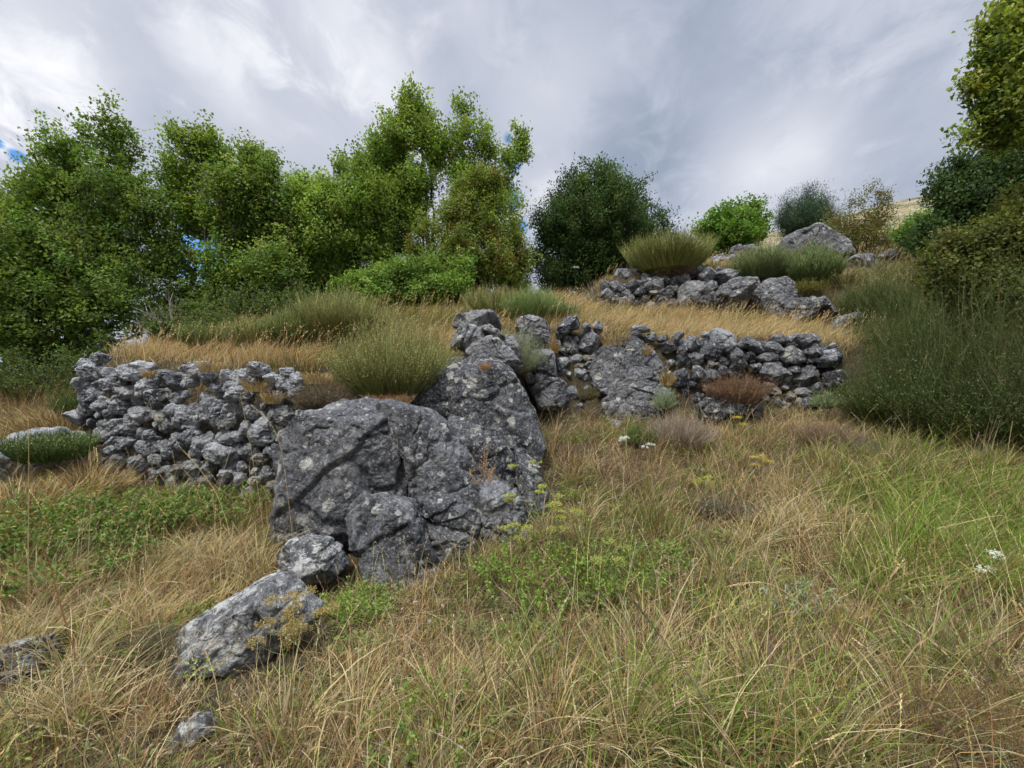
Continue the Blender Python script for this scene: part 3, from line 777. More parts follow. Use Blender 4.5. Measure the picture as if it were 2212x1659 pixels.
SB = [(375, 430, 148, 168, 5), (190, 345, 66, 50), (215, 550, 158, 112, 5), (410, 670, 75, 72), (375, 775, 82, 62, 15), (320, 705, 36, 20, 0, 1),
      ([(480, 500), (570, 478), (655, 560), (750, 735), (690, 795), (500, 785), (475, 640)], 0), (640, 470, 85, 46, -6), (780, 505, 118, 74), (740, 612, 78, 62, 25), (1010, 500, 118, 75, 5),
      (1090, 400, 118, 58, -8), (1540, 520, 168, 82, -10), (1405, 415, 268, 84, -5), (940, 620, 134, 55, -6), (1245, 612, 182, 124, 5), (1465, 635, 46, 66),
      ([(1510, 650), (1540, 600), (1690, 520), (1900, 500), (1985, 610), (1920, 700), (1820, 750), (1530, 745)], 0), (1050, 702, 112, 28, 6), (830, 752, 72, 44, -55), (790, 730, 60, 32),
      (1045, 830, 215, 118, 20), (1380, 880, 185, 112, -35), (1280, 775, 85, 48), (1800, 880, 150, 110),
      (970, 960, 82, 42, 0, 2), (1040, 1028, 92, 54, 16, 2), (1165, 1000, 50, 36, 0, 1), (845, 1060, 44, 62, 0, 2), (925, 1040, 44, 62, 0), (1250, 1090, 76, 50, 22, 2),
      (1400, 1050, 112, 50, 0), (920, 1130, 62, 42), (1080, 1105, 62, 42, 0, 2), (1300, 1175, 76, 60, -35, 2), (1440, 1180, 112, 74, -20), (1200, 1200, 42, 26, 0, 1),
      (1090, 1180, 62, 50), (1160, 1250, 52, 46), (1270, 1270, 62, 42), (1200, 1140, 60, 40), (190, 1000, 52, 52), (260, 1040, 60, 62), (1560, 1000, 90, 60), (1560, 1180, 80, 60)]
wl = empty('dry_stone_wall', V(1500, 900, 6.6), 'right-hand dry stone wall holding the middle terrace, chunky dark stones', 'stone wall', 'dry stone terrace walls')
wall(None, cA, .175, SA, mid_depth, 890, MATS_R, 1000, None, parent=wl)
wall(None, cB, .175, SB, mid_depth, 890, MATS_R, 1200, None, parent=wl, n_fill=150,
     fill_poly=[(1195, 730), (1290, 740), (1400, 745), (1500, 735), (1640, 740), (1800, 735), (1820, 800), (1800, 870), (1700, 890), (1500, 880), (1300, 850), (1200, 870)], fill_r=(8, 18))

up_depth = lambda x: np.interp(x, [1290, 1500, 1640], [11.0, 10.7, 10.5])
SC = [(125, 490, 50, 42), (190, 495, 50, 38), (240, 515, 32, 22), (325, 485, 58, 42), (395, 465, 32, 22), (150, 555, 62, 40), (270, 545, 58, 36), (375, 530, 60, 32), (310, 575, 26, 30),
      (120, 620, 46, 34), (195, 590, 42, 30), (255, 612, 60, 42), (110, 655, 36, 24), (280, 662, 60, 30), (205, 660, 42, 26), (440, 500, 45, 45), (500, 490, 58, 58), (560, 455, 32, 30),
      (610, 470, 36, 32), (700, 440, 66, 38, -10), (755, 385, 32, 25), (805, 370, 30, 22), (550, 560, 92, 42), (620, 505, 42, 34, 0, 1), (580, 512, 28, 22), (540, 605, 60, 30), (400, 580, 52, 30),
      (475, 530, 42, 26, 0, 1), (718, 385, 26, 26), (440, 447, 24, 18), (490, 440, 32, 16), (545, 437, 32, 16), (600, 622, 62, 32), (860, 410, 76, 52, -25), (1000, 430, 88, 50), (870, 492, 50, 54),
      (945, 370, 26, 26), (1005, 376, 32, 16), (890, 560, 40, 50), (350, 620, 45, 30), (450, 640, 60, 30)]
wall('uppermost dry stone wall of small grey stones below the rounded broom', cC, .3, SC, up_depth, 670, MATS_R, 1400, V(1400, 670, 10.8), 'dry stone terrace walls', n_fill=90,
     fill_poly=[(1300, 620), (1380, 600), (1500, 590), (1580, 590), (1590, 640), (1560, 670), (1300, 675)], fill_r=(6, 12))

left_depth = lambda x: np.interp(x, [150, 230, 400, 660], [5.75, 5.25, 4.9, 4.62])
SD = [(320, 120, 90, 42), (230, 240, 100, 78), (150, 370, 72, 80), (120, 480, 60, 70), (250, 400, 92, 70), (235, 505, 112, 60), (365, 375, 95, 60), (400, 445, 82, 50), (190, 480, 38, 42, 0, 1),
      (330, 260, 80, 60), (670, 240, 172, 74, -4), (500, 330, 72, 95), (590, 440, 112, 70), (740, 385, 112, 88), (950, 325, 155, 98), (890, 500, 145, 92), (1190, 470, 155, 112), (1150, 335, 72, 62),
      (1255, 235, 112, 80), (1300, 160, 62, 40), (1130, 210, 62, 30), (1360, 360, 72, 62), (560, 570, 92, 70), (460, 560, 52, 62), (705, 640, 92, 70), (620, 690, 82, 62), (405, 640, 62, 60),
      (490, 740, 74, 58), (570, 790, 132, 62), (670, 800, 80, 50), (995, 610, 62, 60), (1130, 700, 155, 92), (975, 735, 72, 62), (1360, 610, 92, 165), (885, 690, 58, 85, 0, 1), (1165, 845, 92, 72),
      (1040, 900, 72, 90), (900, 930, 52, 70), (960, 985, 92, 60), (765, 830, 72, 42), (430, 890, 62, 50), (410, 985, 62, 60), (560, 905, 132, 58), (610, 960, 112, 60), (785, 950, 112, 60),
      (450, 1140, 92, 82), (500, 1060, 80, 50), (670, 1085, 92, 72), (830, 1050, 72, 42), (1270, 930, 92, 90), (940, 1110, 72, 42, 0, 1), (1010, 1145, 62, 50, 0, 2), (1185, 1110, 92, 52), (860, 1190, 82, 52),
      (950, 1225, 82, 60), (1170, 1240, 122, 60), (950, 1310, 72, 42), (570, 1330, 82, 52), (700, 1250, 92, 60), (1075, 1170, 62, 50), (600, 1205, 92, 52), (330, 560, 70, 60), (340, 800, 40, 50)]
SE = [(1130, 640, 70, 62), (1200, 560, 80, 62), (1150, 760, 60, 70), (1290, 520, 85, 58, 10), (1230, 650, 60, 60), (1110, 880, 50, 60), (1380, 480, 70, 50), (750, 215, 105, 60), (620, 280, 72, 60), (980, 240, 72, 50), (1070, 310, 62, 80), (910, 500, 62, 100), (1040, 425, 92, 82), (470, 390, 92, 70), (540, 445, 140, 52), (620, 480, 72, 60),
      (520, 570, 72, 60), (660, 620, 92, 60), (780, 440, 52, 50), ([(650, 800), (700, 680), (760, 660), (860, 720), (900, 800), (880, 880), (740, 920), (660, 870)], 3), (615, 760, 52, 82), (450, 710, 112, 70),
      (540, 835, 52, 50), ([(220, 1000), (280, 860), (420, 880), (600, 950), (570, 1060), (520, 1160), (420, 1165), (330, 1090)], 3), (440, 840, 82, 60), (640, 1010, 82, 92), (580, 1130, 50, 50),
      (870, 650, 62, 60), (960, 665, 72, 92), (1080, 735, 52, 62), (965, 840, 62, 62, -30, 1), (1010, 910, 50, 60, 0, 1), (820, 985, 72, 60), (915, 1005, 60, 100), (740, 1060, 102, 58, -15, 2),
      (600, 1125, 34, 22, 0, 1), (710, 1160, 52, 48, 0, 1), (830, 1185, 112, 78, 10, 3), (680, 1255, 62, 42, -20, 1), (860, 1305, 92, 48, -8, 2), (710, 1345, 44, 44, 0, 1), (790, 1390, 72, 34, -8, 1),
      (625, 1390, 62, 88), (560, 1235, 62, 60), (480, 1275, 92, 48), (420, 1190, 82, 40), (270, 1130, 52, 60), (300, 1240, 82, 60), (935, 1270, 28, 40, 0, 1)]
wl = empty('dry_stone_wall', V(400, 1060, 4.9), 'left-hand dry stone wall, rough lichened stones under golden grass', 'stone wall', 'dry stone terrace walls')
cD = lambda l: [(138.25 + x * .2333, 746.6 + y * .2333) for x, y in l]
cE = lambda l: [(387.1 + x * .2333, 746.6 + y * .2333) for x, y in l]
MATS_L = [M_LICHEN, M_PALE, M_TAN, M_LICHEN]
kw = dict(strata=.045, batter=.15)
SD = [q for i, q in enumerate(SD) if i not in (3, 7, 9, 16, 19, 29, 43, 50, 58, 59, 62, 63) and q[1] < 1200]
SE = [(420, 290, 62, 62), (520, 300, 72, 62), (560, 370, 62, 52), (700, 330, 72, 62), (850, 300, 76, 52), (860, 390, 72, 62), (700, 405, 62, 52), (960, 360, 62, 62), (330, 370, 72, 62), (800, 545, 82, 60), (250, 290, 80, 60)] + [q for q in SE if isinstance(q[1], int) and isinstance(q[0], list) or not isinstance(q[0], list) and q[:2] not in ((480, 1275), (300, 1240))]
wall(None, cD, .2333, SD, left_depth, 1070, MATS_L, 1600, None, parent=wl, **kw)
wall(None, cE, .2333, SE, left_depth, 1070, MATS_L, 1800, None, parent=wl, n_fill=230,
     fill_poly=[(175, 780), (250, 800), (400, 810), (640, 820), (640, 1000), (600, 1100), (420, 1110), (240, 1080), (215, 960), (160, 860)], fill_r=(9, 20), **kw)
# ------------------------------------------------------------------ vegetation tools
class Soup:
    """collects ribbons and leaves into one mesh"""
    def __init__(s): s.v, s.l, s.t, s.c, s.n = [], [], [], [], 0
    def add(s, v, loops, totals, c):
        s.v.append(v); s.l.append(loops + s.n); s.t.append(totals); s.c.append(c); s.n += len(v)
    def build(s, name, mat, parent=None, origin=None, smooth=False):
        v = np.concatenate(s.v)
        if origin is not None: v = v - np.asarray(origin)
        return new_obj(name, v, np.concatenate(s.l), np.concatenate(s.t), mat, parent, np.clip(np.concatenate(s.c), 0.002, 1), smooth)

def ribbons(S, P, Wd, col, rng, side=None):
    """P (N,K,3) centre lines, Wd (N,K) widths; last point is the tip"""
    N, K, _ = P.shape
    if side is None:
        a = rng.uniform(0, 2 * pi, N)
        side = np.stack([np.cos(a), np.sin(a), np.zeros(N)], 1)
    T = norm(P[:, -1] - P[:, 0])
    side = norm(side - (side * T).sum(1, keepdims=True) * T)
    A = P[:, :-1] - side[:, None] * Wd[:, :-1, None] * .5
    B = P[:, :-1] + side[:, None] * Wd[:, :-1, None] * .5
    m = 2 * (K - 1) + 1
    v = np.empty((N, m, 3)); v[:, 0:-1:2] = A; v[:, 1:-1:2] = B; v[:, -1] = P[:, -1]
    base = (np.arange(N) * m)[:, None]
    q = []
    for k in range(K - 2):
        q.append(np.stack([base[:, 0] + 2 * k, base[:, 0] + 2 * k + 1, base[:, 0] + 2 * k + 3, base[:, 0] + 2 * k + 2], 1))
    q = np.stack(q, 1).reshape(N, -1) if q else np.zeros((N, 0), int)
    tri = np.stack([base[:, 0] + 2 * (K - 2), base[:, 0] + 2 * (K - 2) + 1, base[:, 0] + m - 1], 1)
    loops = np.concatenate([q, tri], 1).ravel()
    totals = np.tile(np.array([4] * (K - 2) + [3]), N)
    if col.ndim == 2: c = np.repeat(col[:, None], m, 1)
    else:
        c = np.empty((N, m, 3)); c[:, 0:-1:2] = col[:, :-1]; c[:, 1:-1:2] = col[:, :-1]; c[:, -1] = col[:, -1]
    S.add(v.reshape(-1, 3), loops, totals, c.reshape(-1, 3))

def leaves(S, pos, axis, nrm, ln, wd, col, fold=0.18):
    N = len(pos)
    axis = norm(axis); sd = norm(np.cross(axis, nrm)); nn = np.cross(sd, axis)
    ln = np.broadcast_to(ln, (N,))[:, None]; wd = np.broadcast_to(wd, (N,))[:, None]
    v = np.empty((N, 4, 3))
    v[:, 0] = pos
    v[:, 1] = pos + axis * ln * .55 + sd * wd * .5 + nn * wd * fold
    v[:, 2] = pos + axis * ln
    v[:, 3] = pos + axis * ln * .55 - sd * wd * .5 + nn * wd * fold
    b = np.arange(N) * 4
    loops = np.stack([b, b + 1, b + 2, b, b + 2, b + 3], 1).ravel()
    S.add(v.reshape(-1, 3), loops, np.full(2 * N, 3), np.repeat(col, 4, 0))

def lobed(S, pos, axis, nrm, ln, wd, col):
    """a leaf outline with lobes, 6 faces, for plants close to the camera"""
    N = len(pos)
    axis = norm(axis); sd = norm(np.cross(axis, nrm)); nn = np.cross(sd, axis)
    ln = np.broadcast_to(ln, (N,))[:, None]; wd = np.broadcast_to(wd, (N,))[:, None]
    prof = [(0, 0), (.25, .38), (.38, .22), (.6, .5), (.74, .26), (1, 0)]
    pr = prof + [(u, -w) for u, w in prof[-2:0:-1]]
    v = np.empty((N, len(pr) + 1, 3))
    v[:, 0] = pos + axis * ln * .5
    for i, (u, w) in enumerate(pr): v[:, i + 1] = pos + axis * ln * u + sd * wd * w + nn * wd * abs(w) * .3 - nn * ln * .12 * u * u
    k = len(pr); b = (np.arange(N) * (k + 1))[:, None]
    tri = np.concatenate([np.stack([b[:, 0], b[:, 0] + 1 + i, b[:, 0] + 1 + (i + 1) % k], 1) for i in range(k)], 1)
    S.add(v.reshape(-1, 3), tri.ravel(), np.full(N * k, 3), np.repeat(col, k + 1, 0))

def pick(pal, n, rng, jit=.16):
    """pal: list of (weight, (r,g,b))"""
    w = np.array([p[0] for p in pal], float); w /= w.sum()
    c = np.array([p[1] for p in pal])[rng.choice(len(pal), n, p=w)]
    return np.clip(c * (1 + jit * rng.randn(n, 1)) * (1 + .06 * rng.randn(n, 3)), .003, .9)

def curves(base, L, lean, az, curl, K, rng, wob=0.0):
    """stems that start leaning by 'lean' from the vertical and bend over by 'curl' towards their tips"""
    N = len(base)
    t = np.linspace(0, 1, K)
    P = np.empty((N, K, 3)); P[:, 0] = base
    for k in range(1, K):
        tm = (t[k] + t[k - 1]) / 2
        th = lean + curl * tm ** 1.5
        dx = np.sin(th); dz = np.cos(th)
        a = az + wob * (tm - .3)
        P[:, k] = P[:, k - 1] + (L * (t[k] - t[k - 1]))[:, None] * np.stack([dx * np.cos(a), dx * np.sin(a), dz], 1)
    return P

G_STRAW = (.49, .39, .20); G_GOLD = (.43, .31, .12); G_ORANGE = (.30, .165, .065); G_PALE = (.52, .43, .25)
G_DEAD = (.17, .125, .075); G_GREY = (.21, .175, .135); G_OLIVE = (.145, .135, .04); G_GREEN = (.145, .20, .035); G_BRIGHT = (.225, .31, .055); G_DARK = (.05, .075, .018)

# raster of rock tops, so that grass does not grow through stone
_G0, _GS, _GN = -14.0, 0.05, 640
_rk = np.full((_GN, _GN), -99.0)
for _lo, _hi, _P in ROCKS:
    _i = ((_P[:, 0] - _G0) / _GS).astype(int); _j = ((_P[:, 1]) / _GS).astype(int)
    _ok = (_i >= 0) & (_i < _GN) & (_j >= 0) & (_j < _GN)
    np.maximum.at(_rk, (_i[_ok], _j[_ok]), _P[_ok, 2])
def rock_top(x, y):
    i = np.clip(((x - _G0) / _GS).astype(int), 0, _GN - 1); j = np.clip((y / _GS).astype(int), 0, _GN - 1)
    return _rk[i, j]

def scatter(n, d0, d1, rng, k=1.4, t0=-1.4, t1=1.4):
    """points in the wedge of ground in front of the camera, thinning with distance; returns x,y,z,vx,vy"""
    u = rng.rand(n); e = 2 - k
    d = (d0 ** e + u * (d1 ** e - d0 ** e)) ** (1 / e)
    x = rng.uniform(t0, t1, n); x = x * (d * .95 + 1.1)
    z = H(x, d)
    keep = rock_top(x, d) < z + .02
    x, d, z = x[keep], d[keep], z[keep]
    vx, vy = view_px(x, d, z)
    return x, d, z, vx, vy

def gauss(vx, vy, cx, cy, rx, ry): return np.exp(-((vx - cx) / rx) ** 2 - ((vy - cy) / ry) ** 2)

def tufts(S, x, y, z, nb, L, rng, colfn, width=.004, lean=(.05, .9), curl=(.2, 1.2), rad=.05, K=4, wind=(.15, 0.0), lj=.45):
    n = len(x)
    idx = np.repeat(np.arange(n), nb)
    N = len(idx)
    a = rng.uniform(0, 2 * pi, N); r = rad * np.sqrt(rng.rand(N))
    bx = x[idx] + r * np.cos(a); by = y[idx] + r * np.sin(a)
    base = np.stack([bx, by, z[idx] - .015], 1)
    ln = (L[idx] if np.ndim(L) else np.full(N, L)) * np.clip(1 + lj * rng.randn(N) * .6, .25, 1.8)
    le = rng.uniform(*lean, N); cu = rng.uniform(*curl, N)
    az = a + rng.normal(0, .5, N)
    P = curves(base, ln, le, az, cu, K, rng, rng.uniform(-.8, .8, N))
    t = np.linspace(0, 1, K)
    P[:, :, 0] += wind[0] * ln[:, None] * t ** 2; P[:, :, 1] += wind[1] * ln[:, None] * t ** 2
    w = width * rng.uniform(.6, 1.4, N)[:, None] * np.interp(t, [0, .3, 1], [.8, 1, .1])
    c = colfn(idx, N, rng)
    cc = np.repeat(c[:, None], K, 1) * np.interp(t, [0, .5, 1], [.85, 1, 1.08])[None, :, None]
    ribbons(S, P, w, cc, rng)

def zone_palette(vx, vy, rng, x=None, y=None):
    """which kind of grass grows where on the lower slope (per tuft)"""
    n = len(vx)
    P = np.stack([x * 1.1, y * 1.1, x * 0], 1)
    nz = fbm(P, 21, 3) ; nz2 = fbm(P * 2.3, 22, 3)
    g = (.08 + 1.0 * gauss(vx, vy, 2060, 1180, 300, 190) + .45 * gauss(vx, vy, 160, 1120, 330, 80) + .3 * gauss(vx, vy, 1250, 1270, 200, 110)
         + .3 * gauss(vx, vy, 1700, 1650, 500, 170) + .2 * gauss(vx, vy, 900, 1560, 300, 150) + .1 * gauss(vx, vy, 350, 1580, 300, 120) + .5 * gauss(vx, vy, 1300, 1130, 130, 90) + .75 * nz)
    s = (.36 + 1.1 * gauss(vx, vy, 350, 1290, 450, 150) + .35 * gauss(vx, vy, 850, 1500, 250, 120) + .35 * gauss(vx, vy, 1750, 1150, 150, 150) + .55 * nz2)
    u = rng.rand(n)
    kind = np.where(u < g, 2, np.where(rng.rand(n) < s, 1, 0))
    return kind

def mixed_colour(kind):
    pals = [[(3, G_DEAD), (2, G_GREY), (2, G_ORANGE), (1.2, G_STRAW), (2, G_OLIVE), (1, (.08, .06, .035))],
            [(4, G_STRAW), (2.5, G_GOLD), (2, G_PALE), (1, G_ORANGE), (.7, G_DEAD)],
            [(3, G_GREEN), (1.6, G_OLIVE), (1.4, G_BRIGHT), (.8, G_STRAW), (.5, G_DEAD)]]
    def f(idx, N, rng):
        c = np.zeros((N, 3)); k = kind[idx]
        for j in range(3):
            m = k == j
            if m.any(): c[m] = pick(pals[j], m.sum(), rng, .22)
        return c
    return f

# ------------------------------------------------------------------ grass of the lower slope
def lower_grass():
    rng = np.random.RandomState(5)
    def keep(a, f):
        return [v[f] for v in a]
    def below(x, y): return sd_line(LINE_AB, x, y) < .02
    # matted thatch
    S = Soup(); a = scatter(38000, 1.0, 9, rng, 1.25); a = keep(a, below(a[0], a[1]))
    x, y, z, vx, vy = a; k = zone_palette(vx, vy, rng, x, y); k = np.where((k == 2) & (rng.rand(len(k)) < .5), 0, k)
    tufts(S, x, y, z, 5, rng.uniform(.10, .26, len(x)) * (1 - .7 * np.clip(gauss(vx, vy, 405, 1640, 90, 60) + gauss(vx, vy, 40, 1500, 110, 60) + gauss(vx, vy, 540, 1480, 200, 60), 0, 1)), rng, mixed_colour(k), .0045, (1.0, 1.6), (-.2, .5), .09, 3)
    tag(S.build('grass_thatch', M_GRASS), kind='stuff')
    # fine clumps
    S = Soup(); a = scatter(15500, 1.0, 9.5, rng, 1.25); a = keep(a, below(a[0], a[1]))
    bare = fbm(np.stack([a[0] * 1.7, a[1] * 1.7, a[0] * 0], 1), 77, 3); a = keep(a, bare > -.33 + .25 * rng.rand(len(bare)) - .3)
    x, y, z, vx, vy = a; k = zone_palette(vx, vy, rng, x, y)
    hv = fbm(np.stack([x * 1.3, y * 1.3, x * 0], 1), 78, 3)
    ln = rng.uniform(.10, .28, len(x)) * np.clip(1 + 1.3 * hv, .45, 1.7) * (1 + .5 * gauss(vx, vy, 2050, 1200, 350, 220) + .35 * gauss(vx, vy, 1700, 1650, 600, 160)) * np.clip(.75 + .05 * y, .7, 1.1)
    ln = ln * (1 - .75 * np.clip(gauss(vx, vy, 520, 1480, 230, 90) + 1.3 * gauss(vx, vy, 410, 1650, 120, 80) + 1.2 * gauss(vx, vy, 40, 1500, 130, 60) + .8 * gauss(vx, vy, 850, 1330, 300, 60) + .6 * gauss(vx, vy, 1500, 915, 330, 30), 0, 1))
    for j, nm, lb in ((0, 'dead_grass', 0), (1, 'dry_grass', 0), (2, 'green_grass', 0)):
        m = k == j
        S = Soup()
        tufts(S, x[m], y[m], z[m], 22, ln[m] * (1.15 if j == 2 else 1), rng, mixed_colour(k[m]), .0046 if j != 2 else .006, (.05, 1.0), (.2, 1.3), .055, 4)
        # single longer blades between the clumps
        q = rng.rand(m.sum()) < .8
        tufts(S, x[m][q], y[m][q], z[m][q], 3, ln[m][q] * 1.9, rng, mixed_colour(k[m][q]), .0035, (.05, .6), (.3, 1.3), .07, 5)
        tag(S.build(nm, M_GRASS), kind='stuff')
lower_grass()

def arching_tufts():
    rng = np.random.RandomState(44)
    sets = (('arching_green_grass', [(2050, 1180, 9, 110), (2120, 1080, 6, 60), (1950, 1120, 5, 60), (2150, 1290, 6, 60), (1900, 1300, 4, 50), (1960, 1230, 6, 70), (1700, 1600, 3, 60), (1580, 1380, 2, 40), (1480, 1620, 3, 60), (1880, 1630, 3, 60), (60, 1130, 4, 60), (2000, 1450, 3, 50)],
             [(3, (.17, .25, .045)), (2.4, (.25, .33, .065)), (1, (.10, .15, .03)), (.8, (.42, .38, .17))], .0062),
            ('arching_straw_grass', [(1950, 1640, 3, 60), (1250, 1640, 3, 60), (2120, 1520, 3, 50), (1150, 1620, 2, 50), (100, 1600, 4, 60), (120, 1350, 6, 90), (330, 1300, 6, 90), (60, 1430, 4, 60), (480, 1230, 4, 50), (1330, 1500, 3, 70), (1600, 1200, 4, 80), (1750, 1120, 4, 60), (1000, 1520, 3, 60), (800, 1600, 3, 70), (1500, 1500, 3, 70), (1250, 1150, 3, 50)],
             [(3, G_STRAW), (2.4, G_PALE), (1.3, (.30, .27, .10)), (1, G_OLIVE)], .0052))
    for nm, spots, pal, w in sets:
        pts = [hit(px + rng.normal(0, sp), py + rng.normal(0, sp * .5)) for px, py, n, sp in spots for k in range(n)]
        P = np.array(pts); S = Soup()
        tufts(S, P[:, 0], P[:, 1], P[:, 2], 90, rng.uniform(.24, .42, len(P)), rng, lambda i, n, r: pick(pal, n, r, .2), w, (.05, .85), (.5, 1.7), .06, 6, lj=.5)
        tag(S.build(nm, M_GRASS), kind='stuff')
arching_tufts()

def seed_stalks(S, base, L, lean, az, curl, rng, colp, w=.0028, K=7, head=.24, grains=26, gl=.010, gw=.004):
    N = len(base)
    P = curves(base, L, lean, az, curl, K, rng, rng.uniform(-.5, .5, N))
    t = np.linspace(0, 1, K)
    c = pick(colp, N, rng, .12)
    ribbons(S, P, np.repeat((w * np.interp(t, [0, 1], [1.1, .5]))[None], N, 0), c, rng)
    # grains along the top part
    for i in range(grains):
        tt = 1 - head * (i + rng.rand(N)) / grains
        f = tt * (K - 1); k0 = np.clip(f.astype(int), 0, K - 2); fr = (f - k0)[:, None]
        ar = np.arange(N)
        p = P[ar, k0] * (1 - fr) + P[ar, k0 + 1] * fr
        ax = norm(P[ar, k0 + 1] - P[ar, k0])
        rv = rng.normal(size=(N, 3)); sd = norm(np.cross(ax, rv))
        leaves(S, p, ax + sd * .45, sd, gl * rng.uniform(.8, 1.3, N), gw * rng.uniform(.8, 1.3, N), np.clip(c * 1.12, 0, .8), 0)

def tall_grass():
    rng = np.random.RandomState(8)
    S = Soup()
    x, y, z, vx, vy = scatter(5200, 1.3, 8, rng, 1.25)
    m = (sd_line(LINE_AB, x, y) < 0) & (rng.rand(len(x)) < .35 + .6 * np.maximum(gauss(vx, vy, 1650, 1250, 330, 300), gauss(vx, vy, 150, 1250, 380, 250)))
    x, y, z = x[m], y[m], z[m]; n = len(x)
    seed_stalks(S, np.stack([x, y, z], 1), rng.uniform(.28, .62, n), rng.uniform(0, .35, n), rng.uniform(0, 2 * pi, n), rng.uniform(.1, 1.0, n), rng,
                [(3, G_STRAW), (2, G_PALE), (1, G_GOLD), (.7, G_DEAD)], .0032, 6, .25, 14, .014, .005)
    tag(S.build('seeding_grass', M_GRASS), kind='stuff')
tall_grass()

# ------------------------------------------------------------------ golden grass of the terraces
def terrace_grass():
    rng = np.random.RandomState(12)
    x, y, z, vx, vy = scatter(66000, 4.3, 17, rng, 1.2, -1.3, 1.25)
    sab = sd_line(LINE_AB, x, y); sbc = sd_line(LINE_BC, x, y)
    up = sab > .10
    x, y, z, vx, vy, sbc, sab = [v[up] for v in (x, y, z, vx, vy, sbc, sab)]
    P = np.stack([x, y, x * 0], 1)
    nz = fbm(P * .9, 31, 3)
    gold = (.55 + .6 * gauss(vx, vy, 420, 770, 330, 45) + .5 * gauss(vx, vy, 1560, 710, 330, 35) - .9 * gauss(vx, vy, 650, 690, 250, 35) - .5 * gauss(vx, vy, 1000, 680, 200, 40) - .6 * gauss(vx, vy, 1540, 660, 50, 12)
            - .5 * gauss(vx, vy, 1950, 620, 100, 80) + 1.3 * nz)
    isg = rng.rand(len(x)) < gold
    far = y > 9.5
    wd = np.where(far, .011, .007)
    pal_g = [(4, (.50, .38, .17)), (2.5, (.57, .46, .26)), (1.0, (.40, .26, .11)), (1, (.33, .27, .12)), (.8, G_DEAD), (.5, G_OLIVE)]
    pal_o = [(2, G_OLIVE), (1.6, G_GREEN), (1.4, G_GOLD), (1, G_DEAD), (.6, (.20, .24, .09))]
    for nm, m0, pal, hh in (('golden_grass', isg, pal_g, (.12, .26)), ('rough_grass', ~isg, pal_o, (.10, .22))):
        S = Soup()
        for fl in (False, True):
            m = m0 & (far == fl)
            if not m.any(): continue
            L = rng.uniform(*hh, m.sum()) * (1.25 if fl else 1.0) * np.clip(1 + 1.6 * fbm(P[m] * 1.9, 33, 3), .35, 1.8) * np.where(sbc[m] > 0, .62, 1)
            tufts(S, x[m], y[m], z[m], 7, L, rng, lambda i, n, r, pal=pal: pick(pal, n, r, .18), .010 if fl else .0062, (.05, .8), (.3, 1.2), .07, 4, wind=(.35, 0))
        m = m0 & (rng.rand(len(x)) < .11)
        n = m.sum()
        seed_stalks(S, np.stack([x[m], y[m], z[m]], 1), rng.uniform(.30, .55, n), rng.uniform(0, .3, n), rng.uniform(-1, 1, n), rng.uniform(.1, .9, n), rng,
                    [(3, G_STRAW), (2, G_GOLD)], .005, 5, .28, 5, .03, .012)
        tag(S.build(nm, M_GRASS), kind='stuff')
terrace_grass()

def litter():
    rng = np.random.RandomState(17)
    x, y, z, vx, vy = scatter(9000, 1.2, 7, rng, 1.3)
    m = (sd_line(LINE_AB, x, y) < -.05) & (rng.rand(len(x)) < .18 + .8 * gauss(vx, vy, 1150, 1530, 110, 120) + .6 * gauss(vx, vy, 1480, 1120, 120, 120) + .6 * gauss(vx, vy, 1860, 1400, 80, 50))
    x, y, z = x[m], y[m], z[m]; n = len(x)
    S = Soup()
    lobed(S, np.stack([x, y, z + rng.uniform(.01, .07, n)], 1), np.stack([rng.normal(size=n), rng.normal(size=n), rng.normal(0, .25, n)], 1),
          np.stack([rng.normal(0, .4, n), rng.normal(0, .4, n), np.ones(n)], 1), rng.uniform(.025, .055, n), rng.uniform(.02, .035, n),
          pick([(2, (.33, .25, .17)), (2, (.42, .35, .27)), (1, (.22, .14, .08))], n, rng))
    tag(S.build('leaf_litter', M_LEAF), kind='stuff')
litter()

